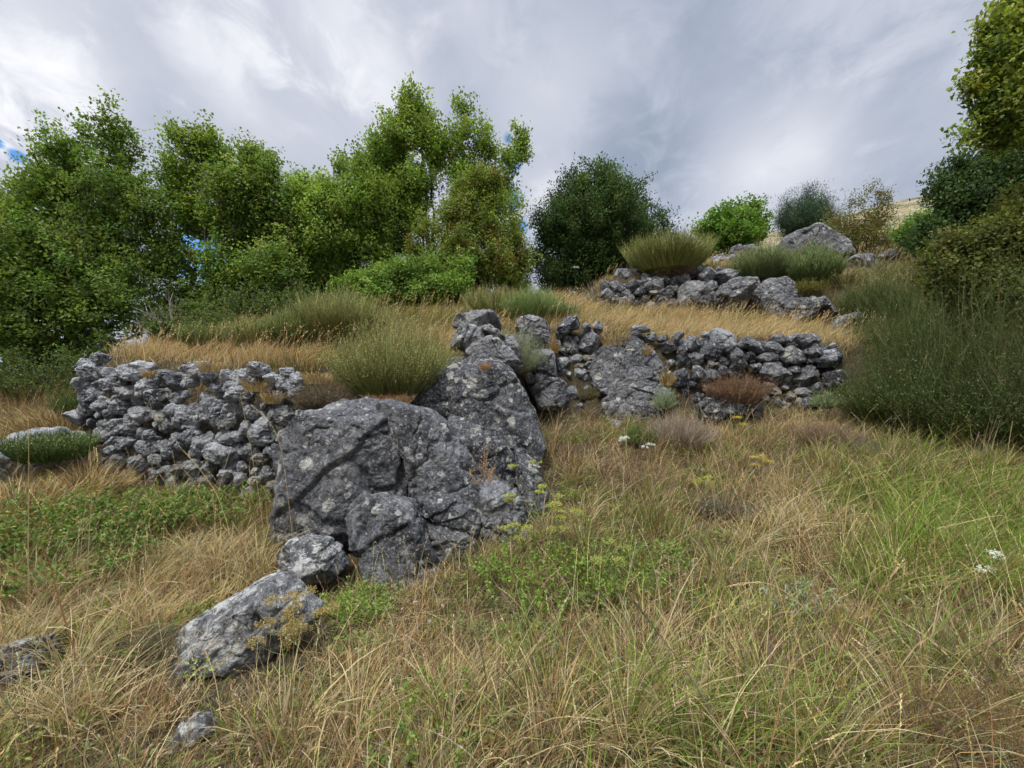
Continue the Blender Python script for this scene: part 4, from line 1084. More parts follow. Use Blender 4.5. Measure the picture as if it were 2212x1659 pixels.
def low_weeds():
    """small-leaved ground plants growing in drifts through the grass"""
    rng = np.random.RandomState(19)
    S = Soup(); St = Soup()
    x, y, z, vx, vy = scatter(6400, 1.15, 9, rng, 1.25)
    nz = fbm(np.stack([x * 1.5, y * 1.5, x * 0], 1), 91, 3)
    m = (sd_line(LINE_AB, x, y) < 0) & (rng.rand(len(x)) < np.clip(.20 + 1.6 * nz + .4 * gauss(vx, vy, 1250, 1280, 280, 130) + .35 * gauss(vx, vy, 950, 1600, 250, 90) + .5 * gauss(vx, vy, 1620, 1040, 330, 130), 0, 1))
    x, y, z = x[m], y[m], z[m]; n = len(x)
    fam = np.clip((fbm(np.stack([x * .9, y * .9, x * 0], 1), 92, 2) > .02).astype(int) + (rng.rand(n) < .25 + .6 * gauss(vx[m], vy[m], 1620, 1040, 330, 130)), 0, 2)
    pals = [[(3, (.17, .25, .045)), (1, (.24, .31, .07))], [(2, (.15, .19, .06)), (1, (.22, .23, .09))], [(2, (.16, .125, .07)), (1, (.22, .13, .07)), (1, (.13, .14, .085))]]
    per = 46; idx = np.repeat(np.arange(n), per); N = len(idx)
    r = rng.uniform(.04, .11, n)[idx] * np.sqrt(rng.rand(N)); a = rng.uniform(0, 2 * pi, N)
    hgt = rng.uniform(.05, .17, n)[idx] * rng.rand(N) ** .7
    pos = np.stack([x[idx] + r * np.cos(a), y[idx] + r * np.sin(a), z[idx] + hgt], 1)
    c = np.zeros((N, 3))
    for k in range(3):
        q = fam[idx] == k
        if q.any(): c[q] = pick(pals[k], int(q.sum()), rng, .2)
    sz = rng.uniform(.008, .022, n)[idx] * rng.uniform(.6, 1.2, N)
    ax = np.stack([np.cos(a), np.sin(a), rng.uniform(-.2, .8, N)], 1)
    leaves(S, pos, ax, np.tile([0, 0, 1.], (N, 1)) + rng.normal(0, .35, (N, 3)), sz * 1.5, sz, c)
    tag(S.build('low_weeds', M_LEAF), kind='stuff')
low_weeds()

# ------------------------------------------------------------------ shrubs, brambles and herbs
def shrub(name, label, cat, px, py, d, rx, h, stems, pal_stem, nleaf, leaf, pal_leaf, seed, group=None, tmax=1.25, side=3, sw=.004, curl=(-.5, .2), z=None,
          shape='leaf', tstart=.35, base_r=.25, stem_name='stem', up=.5, ry=None, sparse=1.0, lift=0.0, leanx=0.0, lvar=(.72, 1.06)):
    """rx and h in view px at depth d; stems fan out of the base, leaves sit along them"""
    rng = np.random.RandomState(seed)
    b = V(px, py, d); s = d / FPX
    if lift == 0 and z is None:
        hb = hit(px, py)
        if abs(hb[1] - d) < 2.5: b = hb; s = b[1] / FPX
        else: b[2] = min(b[2], gz(b[0], b[1]) + .05)
    rx_, h_ = rx * s, h * s; ry_ = (ry or rx) * s
    N = stems
    th = tmax * np.sqrt(rng.rand(N)); az = rng.uniform(0, 2 * pi, N)
    ex = np.sqrt((np.cos(az) * rx_) ** 2 + (np.sin(az) * ry_) ** 2)
    L = 1 / np.sqrt((np.sin(th) / ex) ** 2 + (np.cos(th) / h_) ** 2) * rng.uniform(*lvar, N)
    base = b + np.stack([base_r * ex * np.sin(th) * np.cos(az), base_r * ex * np.sin(th) * np.sin(az), np.full(N, -.02)], 1)
    cu = rng.uniform(*curl, N)
    K = 5
    P = curves(base, L, th * (1 - .45 * base_r) - cu * .3, az + rng.normal(0, .35, N), cu, K, rng, rng.uniform(-.7, .7, N))
    P[:, :, 0] += leanx * np.linspace(0, 1, K) ** 1.3 * h_
    S = Soup(); t = np.linspace(0, 1, K)
    w = sw * np.interp(t, [0, 1], [1.3, .5])
    ribbons(S, P, np.repeat(w[None], N, 0), pick(pal_stem, N, rng), rng)
    allP = [P]
    if side:
        idx = np.repeat(np.arange(N), side); M = len(idx)
        f = rng.uniform(.35, .92, M) * (K - 1); k0 = np.clip(f.astype(int), 0, K - 2); fr = (f - k0)[:, None]
        p = P[idx, k0] * (1 - fr) + P[idx, k0 + 1] * fr
        ax = norm(P[idx, k0 + 1] - P[idx, k0])
        dirn = norm(ax + .55 * rng.normal(size=(M, 3)) + np.array([0, 0, up * .6]))
        ln = L[idx] * rng.uniform(.12, .34, M)
        Q = p[:, None] + dirn[:, None] * (ln[:, None] * np.linspace(0, 1, K)[None])[..., None]
        Q[:, :, 2] += (up * .12 * ln)[:, None] * np.linspace(0, 1, K) ** 2
        ribbons(S, Q, np.repeat((w * .7)[None], M, 0), pick(pal_stem, M, rng), rng)
        allP.append(Q)
    root = empty(name, b, label, cat, group)
    S.build(stem_name, M_STEM, root, b)
    if nleaf:
        A = np.concatenate(allP); S = Soup()
        i = rng.randint(0, len(A), nleaf)
        f = (tstart + (1 - tstart) * rng.rand(nleaf) ** .7) * (K - 1); k0 = np.clip(f.astype(int), 0, K - 2); fr = (f - k0)[:, None]
        p = A[i, k0] * (1 - fr) + A[i, k0 + 1] * fr
        ax = norm(A[i, k0 + 1] - A[i, k0])
        dr = norm(ax * .6 + rng.normal(size=(nleaf, 3)) * .8)
        nr = norm(rng.normal(size=(nleaf, 3)) * .5 + np.array([0, 0, 1]))
        fn = lobed if shape == 'lobed' else leaves
        fn(S, p, dr, nr, leaf[0] * rng.uniform(.6, 1.3, nleaf), leaf[1] * rng.uniform(.6, 1.3, nleaf), pick(pal_leaf, nleaf, rng, .2))
        S.build('foliage', M_LEAF, root, b)
    return root

BR_STEM = [(3, (.16, .205, .055)), (2, (.22, .26, .085)), (1, (.11, .14, .04)), (.5, (.22, .20, .09))]
BR_OLIVE = [(3, (.22, .235, .07)), (2, (.30, .31, .115)), (1, (.14, .16, .05)), (.4, G_STRAW)]
BR_LEAF = [(2, (.40, .37, .16)), (2, (.26, .29, .10)), (1, (.5, .45, .25))]
def broom(label, px, py, d, rx, h, n, seed, stem=BR_STEM, leaf=BR_LEAF, nl=None, ls=(.014, .007), group='broom bushes on the terraces', **k):
    return shrub('broom_bush', label, 'bush', px, py, d, rx, h, n, stem, n * 4 if nl is None else nl, ls, leaf, seed, group, **dict(dict(sw=.005, side=4, up=.8, curl=(-.9, .1), lvar=(.45, 1.12), base_r=.78, tmax=1.2), **k))

broom('large flowering broom full of pale yellow specks, beside the two biggest boulders', 852, 850, 5.15, 104, 180, 2300, 301, lift=1, nl=15000, ls=(.017, .011), sw=.0042, leaf=[(2, (.45, .42, .18)), (2, (.24, .28, .08)), (1, (.5, .46, .25))], stem=[(3, (.17, .20, .055)), (2, (.23, .235, .08)), (1, (.14, .11, .045))])
broom('tall feathery broom behind the flowering one, left of it', 738, 735, 7.4, 76, 108, 3200, 302, stem=BR_OLIVE, sw=.006)
broom('green broom between the feathery one and the low row', 645, 745, 7.6, 54, 92, 2200, 303, sw=.006)
broom('low broom in the middle of the row above the golden grass', 565, 750, 7.8, 54, 66, 1900, 304, stem=BR_OLIVE, sw=.006)
broom('lowest broom at the left end of the row above the golden grass', 460, 752, 8.0, 52, 50, 1600, 305, sw=.006)
broom('dark green broom at the far left corner of the left wall', 212, 795, 7.4, 62, 80, 1500, 306, stem=[(3, (.08, .12, .03)), (2, (.12, .16, .05))], sw=.006, nl=1000)
broom('small rounded bright green broom above the left end of the middle wall', 1150, 692, 8.0, 52, 74, 2200, 307, stem=[(3, (.16, .25, .07)), (2, (.22, .30, .10)), (1, (.26, .26, .1))], sw=.005, nl=2500)
broom('low green broom right of the small rounded bright one', 1215, 690, 8.6, 34, 42, 500, 308, sw=.006, stem=[(3, (.13, .20, .07)), (1, (.2, .24, .1))])
broom('low brushy broom behind the layered rock', 1075, 682, 9.0, 60, 55, 900, 309, stem=BR_OLIVE, sw=.007)
broom('big rounded yellow-green broom over the uppermost wall', 1442, 596, 11.9, 74, 66, 3600, 310, stem=[(3, (.22, .24, .07)), (2, (.30, .31, .11)), (1, (.15, .17, .05))], leaf=[(1, (.34, .34, .12)), (1, (.25, .28, .09))], sw=.009, ls=(.03, .013), nl=6000)
broom('left one of the paired blue-green brooms on the upper terrace', 1645, 612, 11.2, 48, 76, 2400, 311, stem=[(3, (.13, .19, .07)), (2, (.18, .23, .09)), (1, (.2, .18, .08))], sw=.009, ls=(.025, .01))
broom('right one of the paired blue-green brooms, in front of the skyline boulder', 1755, 612, 11.4, 46, 90, 2600, 312, stem=[(3, (.12, .19, .06)), (2, (.17, .23, .09)), (1, (.2, .18, .08))], sw=.009, ls=(.025, .01))
broom('tiny green broom left of the paired brooms', 1592, 602, 11.3, 22, 30, 350, 313, stem=[(3, (.10, .16, .05)), (2, (.14, .2, .07))], sw=.009, ls=(.025, .01))
broom('small dense green bush growing on the flat-topped slab', 112, 990, 4.8, 62, 60, 1400, 314, lift=1, stem=[(3, (.07, .12, .03)), (2, (.11, .16, .05))], nl=3000, ls=(.016, .008))
for i, (px, py, d, rx, h, lb) in enumerate([
        (1880, 660, 9.3, 46, 50, 'ragged green shrub on the slope between the speckled boulder and the thicket'), (1960, 610, 9.6, 50, 60, 'ragged green shrub on the slope below the bright green low shrub'), (1830, 620, 10.6, 34, 40, 'small ragged shrub right of the yellow-green one')]):
    shrub('scrub_bush', lb, 'bush', px, py, d, rx, h, 260, [(2, (.2, .19, .09)), (1, (.12, .13, .05))], 2600, (.03, .014), [(3, (.15, .18, .05)), (2, (.22, .23, .08)), (1, (.3, .26, .12))], 460 + i, 'scrub on the upper slope', sw=.007, lvar=(.4, 1.15), tmax=1.5, base_r=.6)
shrub('sage_bush', 'loose grey-green sage brush covering the half-hidden rock', 'bush', 1120, 800, 5.95, 60, 115, 450, [(2, (.22, .25, .14)), (1, (.25, .22, .13))], 4500, (.022, .007), [(3, (.27, .31, .18)), (1, (.2, .25, .12))], 320, sw=.004, z=1)
shrub('yellow_shrub', 'low yellow-green shrub above the wide speckled boulder', 'bush', 1742, 652, 9.5, 46, 40, 300, [(1, (.2, .17, .08))], 3500, (.03, .016), [(3, (.27, .28, .06)), (2, (.2, .23, .05)), (1, (.34, .30, .1))], 321, sw=.007)
shrub('heath_bush', 'rusty brown bushy heath growing out of the middle wall', 'bush', 1592, 868, 6.22, 52, 68, 900, [(1, (.14, .09, .05))], 9000, (.016, .008), [(3, (.25, .13, .07)), (2, (.33, .19, .11)), (1.4, (.13, .13, .06))], 322, sw=.004, lift=1, tmax=1.25, base_r=.8, lvar=(.4, 1.15), curl=(-.3, .9))
shrub('heath_bush', 'brown and dark green heath hanging on the right end of the left wall', 'bush', 700, 880, 4.6, 48, 74, 900, [(1, (.14, .10, .06))], 8000, (.013, .006), [(3, (.17, .13, .08)), (2, (.10, .12, .05)), (1, (.2, .14, .1))], 323, sw=.003, lift=1, tmax=1.55, base_r=.7, lvar=(.4, 1.15), curl=(-.3, .9))
shrub('heath_bush', 'purplish brown heath on top of the uppermost wall', 'bush', 1478, 602, 11.0, 34, 34, 350, [(1, (.17, .11, .08))], 2500, (.022, .011), [(3, (.23, .15, .11)), (1, (.3, .2, .14))], 324, sw=.007, lift=1)
shrub('dead_bush', 'grey-brown withered bush on the slope below the dark low boulder', 'bush', 1470, 965, 5.1, 80, 85, 700, [(3, (.30, .25, .20)), (2, (.22, .17, .13)), (1, (.36, .29, .2))], 1500, (.014, .006), [(1, (.32, .25, .18))], 325, sw=.0035)
shrub('dead_bush', 'dull brown withered bush in the grass right of the grey-brown one', 'bush', 1790, 968, 4.9, 80, 60, 500, [(3, (.24, .16, .10)), (2, (.18, .13, .09))], 3500, (.013, .006), [(1, (.28, .19, .12)), (1, (.17, .14, .07))], 326, sw=.0035)
shrub('thyme_bush', 'grey-green cushion of thyme near the foot of the right-hand bush', 'bush', 1858, 985, 4.5, 52, 42, 400, [(1, (.16, .15, .11))], 4500, (.010, .005), [(2, (.18, .19, .13)), (1, (.24, .24, .18))], 327, sw=.003)
shrub('heath_bush', 'dark green heath cushion at the foot of the big boulder in the middle wall', 'bush', 1378, 965, 5.2, 46, 58, 500, [(2, (.09, .13, .03))], 4000, (.014, .005), [(2, (.13, .17, .05)), (1, (.2, .24, .07))], 328, sw=.003)
shrub('heath_bush', 'small dark heath in the hollow left of the boulder in the middle wall', 'bush', 1272, 862, 6.2, 26, 34, 200, [(1, (.12, .1, .05))], 1800, (.015, .006), [(2, (.12, .14, .05)), (1, (.2, .15, .08))], 329, sw=.003, lift=1)
shrub('thyme_bush', 'grey cushion of thyme in the middle of the right-hand slope', 'bush', 1560, 1115, 3.95, 90, 40, 500, [(1, (.15, .13, .10))], 6000, (.009, .005), [(2, (.16, .17, .11)), (1, (.22, .22, .15)), (1, (.2, .13, .09))], 330, sw=.0025)
shrub('heath_bush', 'dark cushion of heath left of the long slanting rock', 'bush', 330, 1440, 2.5, 85, 80, 500, [(1, (.12, .09, .06))], 7000, (.009, .005), [(2, (.11, .13, .06)), (1, (.2, .13, .08)), (1, (.16, .17, .09))], 331, sw=.0018)
shrub('lavender_bush', 'silvery tuft growing at the right end of the middle wall', 'bush', 1785, 880, 6.0, 36, 48, 350, [(3, (.16, .22, .09)), (1, (.26, .29, .16))], 0, (.01, .01), None, 332, sw=.004, lift=1)
shrub('lavender_bush', 'silvery tuft against the right foot of the boulder in the middle wall', 'bush', 1435, 880, 6.1, 30, 62, 250, [(3, (.20, .25, .13)), (1, (.26, .29, .16))], 0, (.01, .01), None, 333, sw=.004, lift=1)

for i, (px, py, d, rx, h, lb) in enumerate([
        (40, 1190, 3.8, 110, 120, 'bramble thicket at the left edge of the picture'), (190, 1180, 3.7, 110, 105, 'bramble thicket in front of the flat-topped slab'),
        (320, 1150, 3.9, 95, 85, 'bramble thicket at the foot of the left wall, its left part'), (440, 1130, 4.05, 80, 70, 'bramble thicket at the foot of the left wall, nearest the biggest boulder'),
        (120, 1270, 3.25, 120, 90, 'bramble thicket nearest the camera on the left')]):
    shrub('bramble', 'bright green ' + lb, 'bramble', px, py, d, rx, h, 150, [(2, (.20, .17, .07)), (1, (.16, .2, .06))], 2600, (.034, .024),
          [(3, (.13, .21, .04)), (2, (.18, .27, .06)), (2, (.08, .13, .028)), (.8, (.3, .27, .07)), (.5, (.25, .13, .05))], 340 + i, 'bramble thickets along the left wall', sw=.003, shape='lobed', side=3, curl=(0, .9), base_r=.9, tmax=1.4)
for i, (px, py, d, rx, h, nl, lb) in enumerate([
        (1180, 1290, 3.0, 120, 90, 2600, 'leafy green herb patch right of the biggest boulder'), (1330, 1260, 3.1, 90, 60, 1300, 'leafy green herb patch in the middle of the slope'),
        (1140, 1420, 2.45, 60, 80, 700, 'leafy green sprig below the biggest boulder'), (930, 1620, 1.9, 110, 120, 900, 'yellow-green leafy herb at the bottom, left of centre'),
        (1560, 1640, 1.85, 110, 90, 700, 'fresh green leafy herb at the bottom, right of centre'), (775, 1330, 3.15, 45, 60, 500, 'leafy sprig at the foot of the biggest boulder'),
        (680, 1230, 3.4, 30, 35, 0, 0), (1230, 960, 5.2, 40, 25, 400, 'small green herb in the grass right of the sloping boulder'), (410, 1350, 2.8, 45, 40, 400, 'small green herb behind the long slanting rock')]):
    if nl:
        shrub('herb', lb, 'plant', px, py, d, rx, h, 110, [(1, (.15, .2, .05))], nl, (.024, .016), [(3, (.15, .25, .035)), (2, (.22, .31, .05)), (1, (.1, .17, .03))], 360 + i, 'leafy herbs in the grass', sw=.002, shape='lobed', side=2, base_r=.85, tmax=1.3)
shrub('thistle', 'pale silvery thistle leaves at the bottom right', 'plant', 2060, 1640, 1.75, 90, 110, 40, [(1, (.25, .33, .22))], 260, (.06, .02), [(1, (.28, .38, .27)), (1, (.35, .42, .33))], 375, sw=.003, shape='lobed', side=2)
shrub('thistle', 'pale silvery thistle leaves in the middle of the right slope', 'plant', 1740, 1330, 2.6, 90, 60, 40, [(1, (.25, .30, .2))], 160, (.05, .012), [(1, (.28, .36, .27))], 376, sw=.002, shape='lobed', side=2)

# bare twiggy shrubs
for i, (px, py, d, rx, h, n, lb) in enumerate([
        (372, 735, 9.0, 62, 110, 120, 'bare grey twiggy bush in front of the left oaks'), (1068, 668, 9.4, 46, 34, 60, 'fallen grey twigs behind the layered rock'),
        (1290, 660, 9.6, 46, 60, 30, 'thin bare bleached twigs left of the uppermost wall'), (1672, 540, 13, 36, 60, 60, 'bare bleached twigs left of the skyline boulder'),
        (1870, 600, 9.6, 60, 90, 50, 'leaning bleached stems in front of the right-hand bush'), (2030, 380, 9.0, 30, 50, 10, 'bare twig tips over the right-hand trees')]):
    shrub('dead_shrub', lb, 'bush', px, py, d, rx, h, n, [(2, (.30, .27, .23)), (1, (.22, .19, .16))], 0, (0, 0), None, 380 + i, 'bare dead shrubs', sw=.012 if i != 4 else .008, side=5, lift=1 if i in (1, 5) else 0, up=.2, curl=(-.2, .9))
shrub('dry_flower', 'dried tan flower clump rooted in the cleft between the two biggest boulders', 'plant', 1042, 1050, 4.1, 36, 108, 60, [(3, (.40, .25, .12)), (1, (.5, .38, .22))], 700, (.017, .009), [(2, (.46, .28, .13)), (1, (.55, .45, .33)), (1, (.36, .2, .09))], 390, sw=.0035, lift=1, side=4)
shrub('dry_flower', 'small orange dry tuft on top of the sloping boulder', 'plant', 1048, 795, 4.75, 17, 18, 120, [(1, (.36, .2, .08))], 0, (0, 0), None, 391, sw=.0025, lift=1)
shrub('dry_flower', 'orange dried herbs in the gap above the biggest boulder', 'plant', 840, 878, 4.6, 42, 30, 300, [(2, (.30, .19, .09)), (1, (.38, .28, .14))], 1200, (.014, .006), [(1, (.36, .18, .07))], 392, sw=.003, lift=1, base_r=.8)
for i, (px, py, d, rx, h) in enumerate([(460, 800, 5.05, 30, 24), (560, 842, 4.9, 34, 26), (592, 868, 4.8, 24, 30), (330, 812, 5.25, 20, 16), (690, 826, 4.95, 34, 26)]):
    shrub('dry_tuft', ['golden grass tuft hanging over the middle of the left wall', 'golden grass tuft bulging out of the left wall, left of the brown heath', 'golden grass tuft low in the left wall beside the brown heath', 'golden grass tuft over the left part of the left wall', 'olive grass tuft above the brown heath on the left wall'][i],
          'grass tuft', px, py, d, rx, h, 700, [(3, G_GOLD), (2, G_STRAW), (1, G_ORANGE)], 0, (0, 0), None, 395 + i, 'grass tufts on the left wall', sw=.0035, lift=1, side=0, curl=(.4, 2.1), base_r=.95, tmax=.95, lvar=(.35, 1.25))
for i, (px, py, d, rx, h, lb) in enumerate([(1330, 745, 6.75, 36, 30, 'golden tuft over the boulder in the middle wall'), (1390, 765, 6.75, 18, 30, 'olive tuft right of the top of the boulder in the middle wall'), (1440, 830, 6.6, 18, 55, 'rusty dry tuft in the gap right of the boulder in the middle wall'), (1195, 760, 6.3, 14, 70, 'dry stems at the left end of the middle wall')]):
    shrub('dry_tuft', lb, 'grass tuft', px, py, d, rx, h, 400, [(3, G_GOLD), (2, G_ORANGE), (1, G_OLIVE)], 0, (0, 0), None, 410 + i, 'grass tufts on the middle wall', sw=.0045, lift=1, side=0, curl=(.3, 1.8), base_r=.9, tmax=.95, lvar=(.35, 1.25))

# dark brooms and brush massed on the right
DK = [(3, (.055, .08, .022)), (2, (.085, .115, .034)), (1, (.105, .09, .04)), (.25, (.26, .23, .12))]
DKL = [(3, (.11, .15, .042)), (3, (.065, .095, .026)), (.25, (.34, .30, .17)), (1.2, (.13, .165, .05))]
for i, (px, py, d, rx, h, n, lb) in enumerate([
        (1940, 925, 5.0, 92, 350, 2400, 'dark green broom at the left of the right-hand thicket'), (2040, 945, 4.7, 120, 430, 2600, 'dark tall broom in the middle of the right-hand thicket'),
        (2150, 970, 4.4, 135, 480, 2600, 'darkest broom of the right-hand thicket, near the picture edge'), (2270, 970, 4.3, 150, 520, 1600, 'tall dark broom cut by the right edge of the picture'),
        (1890, 700, 6.6, 60, 150, 1200, 'upper green broom behind the left of the right-hand thicket'), (1960, 790, 5.9, 95, 250, 1800, 'tall broom rising behind the middle of the right-hand thicket'),
        (2090, 800, 5.5, 120, 300, 2000, 'tallest broom at the back of the right-hand thicket, under the olive maple')]):
    broom(lb, px, py, d, rx, h, n, 430 + i, stem=DK, leaf=DKL, nl=n * 9, ls=(.026, .012), sw=.0035, side=6, group='brooms of the right-hand thicket', curl=(-.6, .9), base_r=.6, lvar=(.25, 1.08))

for i, (px, py, d, rx, h, lb) in enumerate([
        (20, 830, 8.6, 110, 130, 'dark undergrowth at the foot of the far left oak, by the picture edge'), (130, 825, 8.8, 90, 100, 'dark undergrowth right of the far left oak trunk'),
        (-60, 860, 7.4, 110, 110, 'dark brush at the left edge beyond the dry path'), (90, 860, 7.0, 90, 60, 'grey-green scrub between the path and the corner of the left wall'),
        (300, 745, 9.2, 90, 110, 'leafy undergrowth between the two left oaks'), (430, 740, 9.8, 70, 90, 'leafy undergrowth under the second oak'), (560, 705, 10.6, 80, 90, 'leafy undergrowth under the light green oak'),
        (680, 690, 10.8, 70, 80, 'leafy undergrowth left of the low spreading maple')]):
    shrub('undergrowth_bush', lb, 'bush', px, py, d, rx, h, 160, [(1, (.12, .11, .06))], 5200, (.055, .036), [(3, (.07, .11, .025)), (2, (.11, .155, .04)), (1, (.15, .19, .05))] if i != 3 else [(2, (.16, .18, .08)), (1, (.22, .21, .1))],
          470 + i, 'undergrowth along the oaks', sw=.008, side=5, tmax=1.5, lvar=(.5, 1.1), base_r=.5)

for i, (px, py, d, rx, h, lb) in enumerate([
        (60, 885, 7.2, 120, 45, 'golden grass clump on the path at the left edge, behind the slab'), (150, 935, 5.6, 80, 60, 'golden grass clump between the slab and the left wall corner'),
        (195, 1075, 4.6, 55, 110, 'rusty dry grass clump against the left end of the left wall'), (30, 1125, 4.1, 110, 90, 'dry grass clump in front of the flat-topped slab')]):
    shrub('grass_clump', lb, 'grass tuft', px, py, d, rx, h, 1100, [(3, G_GOLD), (2, G_STRAW), (1, G_ORANGE), (1, G_DEAD)], 0, (0, 0), None, 480 + i, 'dry grass clumps by the left wall', sw=.006, side=0, tmax=1.4, curl=(.2, 1.5), lvar=(.4, 1.15), base_r=.95)
for i, (px, py, d, rx, h, lb) in enumerate([
        (1960, 940, 4.5, 80, 230, 'arching yellow grass clump drooping over the left of the right-hand thicket'), (2080, 960, 4.2, 90, 300, 'arching yellow grass clump in front of the right-hand thicket'),
        (1900, 640, 9.0, 60, 90, 'tall straw grass clump on the slope above the right-hand thicket'), (1990, 640, 8.0, 60, 130, 'tall straw grass clump below the bright green low shrub'),
        (1560, 668, 9.9, 70, 30, 'green grass clump at the foot of the uppermost wall')]):
    shrub('grass_clump', lb, 'grass tuft', px, py, d, rx, h, 90 if i < 4 else 900, [(3, (.42, .38, .18)), (2, (.30, .32, .12)), (1, G_STRAW)] if i < 4 else [(1, (.2, .27, .08)), (1, (.27, .32, .11))], 0, (0, 0), None, 490 + i, 'grass clumps on the right slope',
          sw=.006, side=0 if i == 4 else 1, tmax=.9, curl=(.3, 1.7), lvar=(.5, 1.15), z=None)

# ------------------------------------------------------------------ umbels, stalks
def umbel(label, px, py, d, h, heads, col, seed, stemcol=(.14, .17, .06), group='umbel flowers in the grass', lean=.15, r=.05):
    rng = np.random.RandomState(seed)
    b = V(px, py, d); b[2] = gz(b[0], b[1])
    hh = h * d / FPX
    root = empty('umbel_plant', b, label, 'wildflower', group)
    S = Soup(); F_ = Soup()
    top = b + np.array([lean * hh * rng.uniform(-1, 1), lean * hh * .3, hh])
    main = b + (top - b)[None] * np.linspace(0, 1, 5)[:, None]
    ribbons(S, main[None], np.array([[.006, .0055, .005, .004, .003]]), np.array([stemcol]), rng)
    for i in range(heads):
        t = rng.uniform(.5, .95) if i else 1
        p0 = b + (top - b) * t * .9
        p1 = top + np.array([rng.uniform(-1, 1) * .35 * hh, rng.uniform(-1, 1) * .2 * hh, -rng.uniform(0, .45) * hh]) if i else top
        mid = (p0 + p1) / 2 + np.array([0, 0, -.01])
        ribbons(S, np.stack([p0, mid, p1])[None], np.array([[.004, .003, .002]]), np.array([stemcol]), rng)
        n = 14
        a = rng.uniform(0, 2 * pi, n); rr = r * rng.uniform(.3, 1, n)
        q = p1 + np.stack([rr * np.cos(a), rr * np.sin(a), .35 * r - rr * .25], 1)
        ribbons(S, np.stack([np.repeat(p1[None], n, 0), (p1 + q) / 2 + [0, 0, .003], q], 1), np.tile([.0018, .0015, .001], (n, 1)), np.tile(stemcol, (n, 1)), rng)
        m = 12
        c = np.repeat(q, m, 0) + rng.normal(0, .006, (n * m, 3))
        F_ = Soup(); leaves(F_, c, rng.normal(size=(n * m, 3)), np.tile([0, 0, 1.], (n * m, 1)) + rng.normal(0, .4, (n * m, 3)), .009, .008, pick([(1, col)], n * m, rng, .15))
        F_.build('flower_head', M_LEAF, root, b)
    S.build('stem', M_STEM, root, b)
YG = (.40, .42, .08); WH = (.72, .72, .62); DRYU = (.36, .28, .10)
for i, a in enumerate([
        ('lime green umbel plant rising against the right side of the sloping boulder', 1150, 1250, 3.5, 210, 7, YG), ('lime green umbel plant just right of the boulders', 1215, 1230, 3.3, 150, 7, YG),
        ('short lime umbel plant at the lower right foot of the boulders', 1120, 1260, 3.45, 90, 6, YG), ('lime umbel plant leaning over the leafy herb patch', 1330, 1290, 3.0, 110, 6, (.34, .38, .1)),
        ('yellow umbel at the foot of the low dark boulder', 1592, 960, 5.7, 42, 4, (.55, .48, .08)), ('broad yellow umbel on the right slope below the withered bush', 1640, 1040, 4.5, 60, 6, (.55, .45, .12)),
        ('green umbel left of the broad yellow one', 1520, 1070, 4.3, 45, 5, YG), ('white umbel below the boulder in the middle wall', 1410, 1000, 5.0, 42, 2, WH), ('white umbel left of the dark green heath', 1352, 975, 5.1, 45, 3, WH),
        ('large white umbel in the green grass at the right edge', 2150, 1330, 2.6, 115, 2, WH), ('tall cream umbel in front of the round dark tree', 1243, 690, 9.5, 105, 1, WH),
        ('dry brown umbel plant leaning over the end of the long slanting rock', 690, 1420, 2.5, 160, 9, DRYU), ('dry yellow-brown umbel plant right of the long slanting rock', 640, 1560, 2.15, 230, 9, DRYU)]):
    umbel(*a, 500 + i, lean=.35 if i > 10 else .12, r=.05 if i not in (10,) else .09)

def stalk(name, label, pts, col, w, seed, head=0, cat='stalk', group=None, mat=None, gl=.02, gw=.006, droop=0):
    """one stem through view points (px, py, d)"""
    rng = np.random.RandomState(seed)
    A = np.array([V(*p) for p in pts]); A[0, 2] = min(A[0, 2], gz(A[0, 0], A[0, 1]) + 0.0)
    t = np.linspace(0, 1, len(A)); K = 12; u = np.linspace(0, 1, K)
    P = np.stack([np.interp(u, t, A[:, k]) for k in range(3)], 1)
    for _ in range(2): P[1:-1] = (P[:-2] + 2 * P[1:-1] + P[2:]) / 4
    b = P[0].copy(); root = empty(name, b, label, cat, group)
    S = Soup(); Wd = w * np.interp(u, [0, 1], [1.2, .45])
    for s in ([1, 0, 0], [.3, 1, 0]):
        ribbons(S, P[None], Wd[None], np.array([col]), rng, np.array([s], float))
    S.build('stem', M_STEM, root, b)
    if head:
        S = Soup(); n = head
        f = (1 - .3 * rng.rand(n)) * (K - 1); k0 = np.clip(f.astype(int), 0, K - 2); fr = (f - k0)[:, None]
        p = P[k0] * (1 - fr) + P[k0 + 1] * fr; ax = norm(P[k0 + 1] - P[k0])
        sd = norm(rng.normal(size=(n, 3)))
        leaves(S, p, ax * 1.2 + sd * .4 + [0, 0, -droop], sd, gl * rng.uniform(.7, 1.3, n), gw * rng.uniform(.7, 1.3, n), np.tile(np.clip(np.array(col) * 1.15, 0, .9), (n, 1)) * rng.uniform(.85, 1.1, (n, 1)), .1)
        S.build('seed_head', M_GRASS, root, b)
ST = (.50, .40, .20)
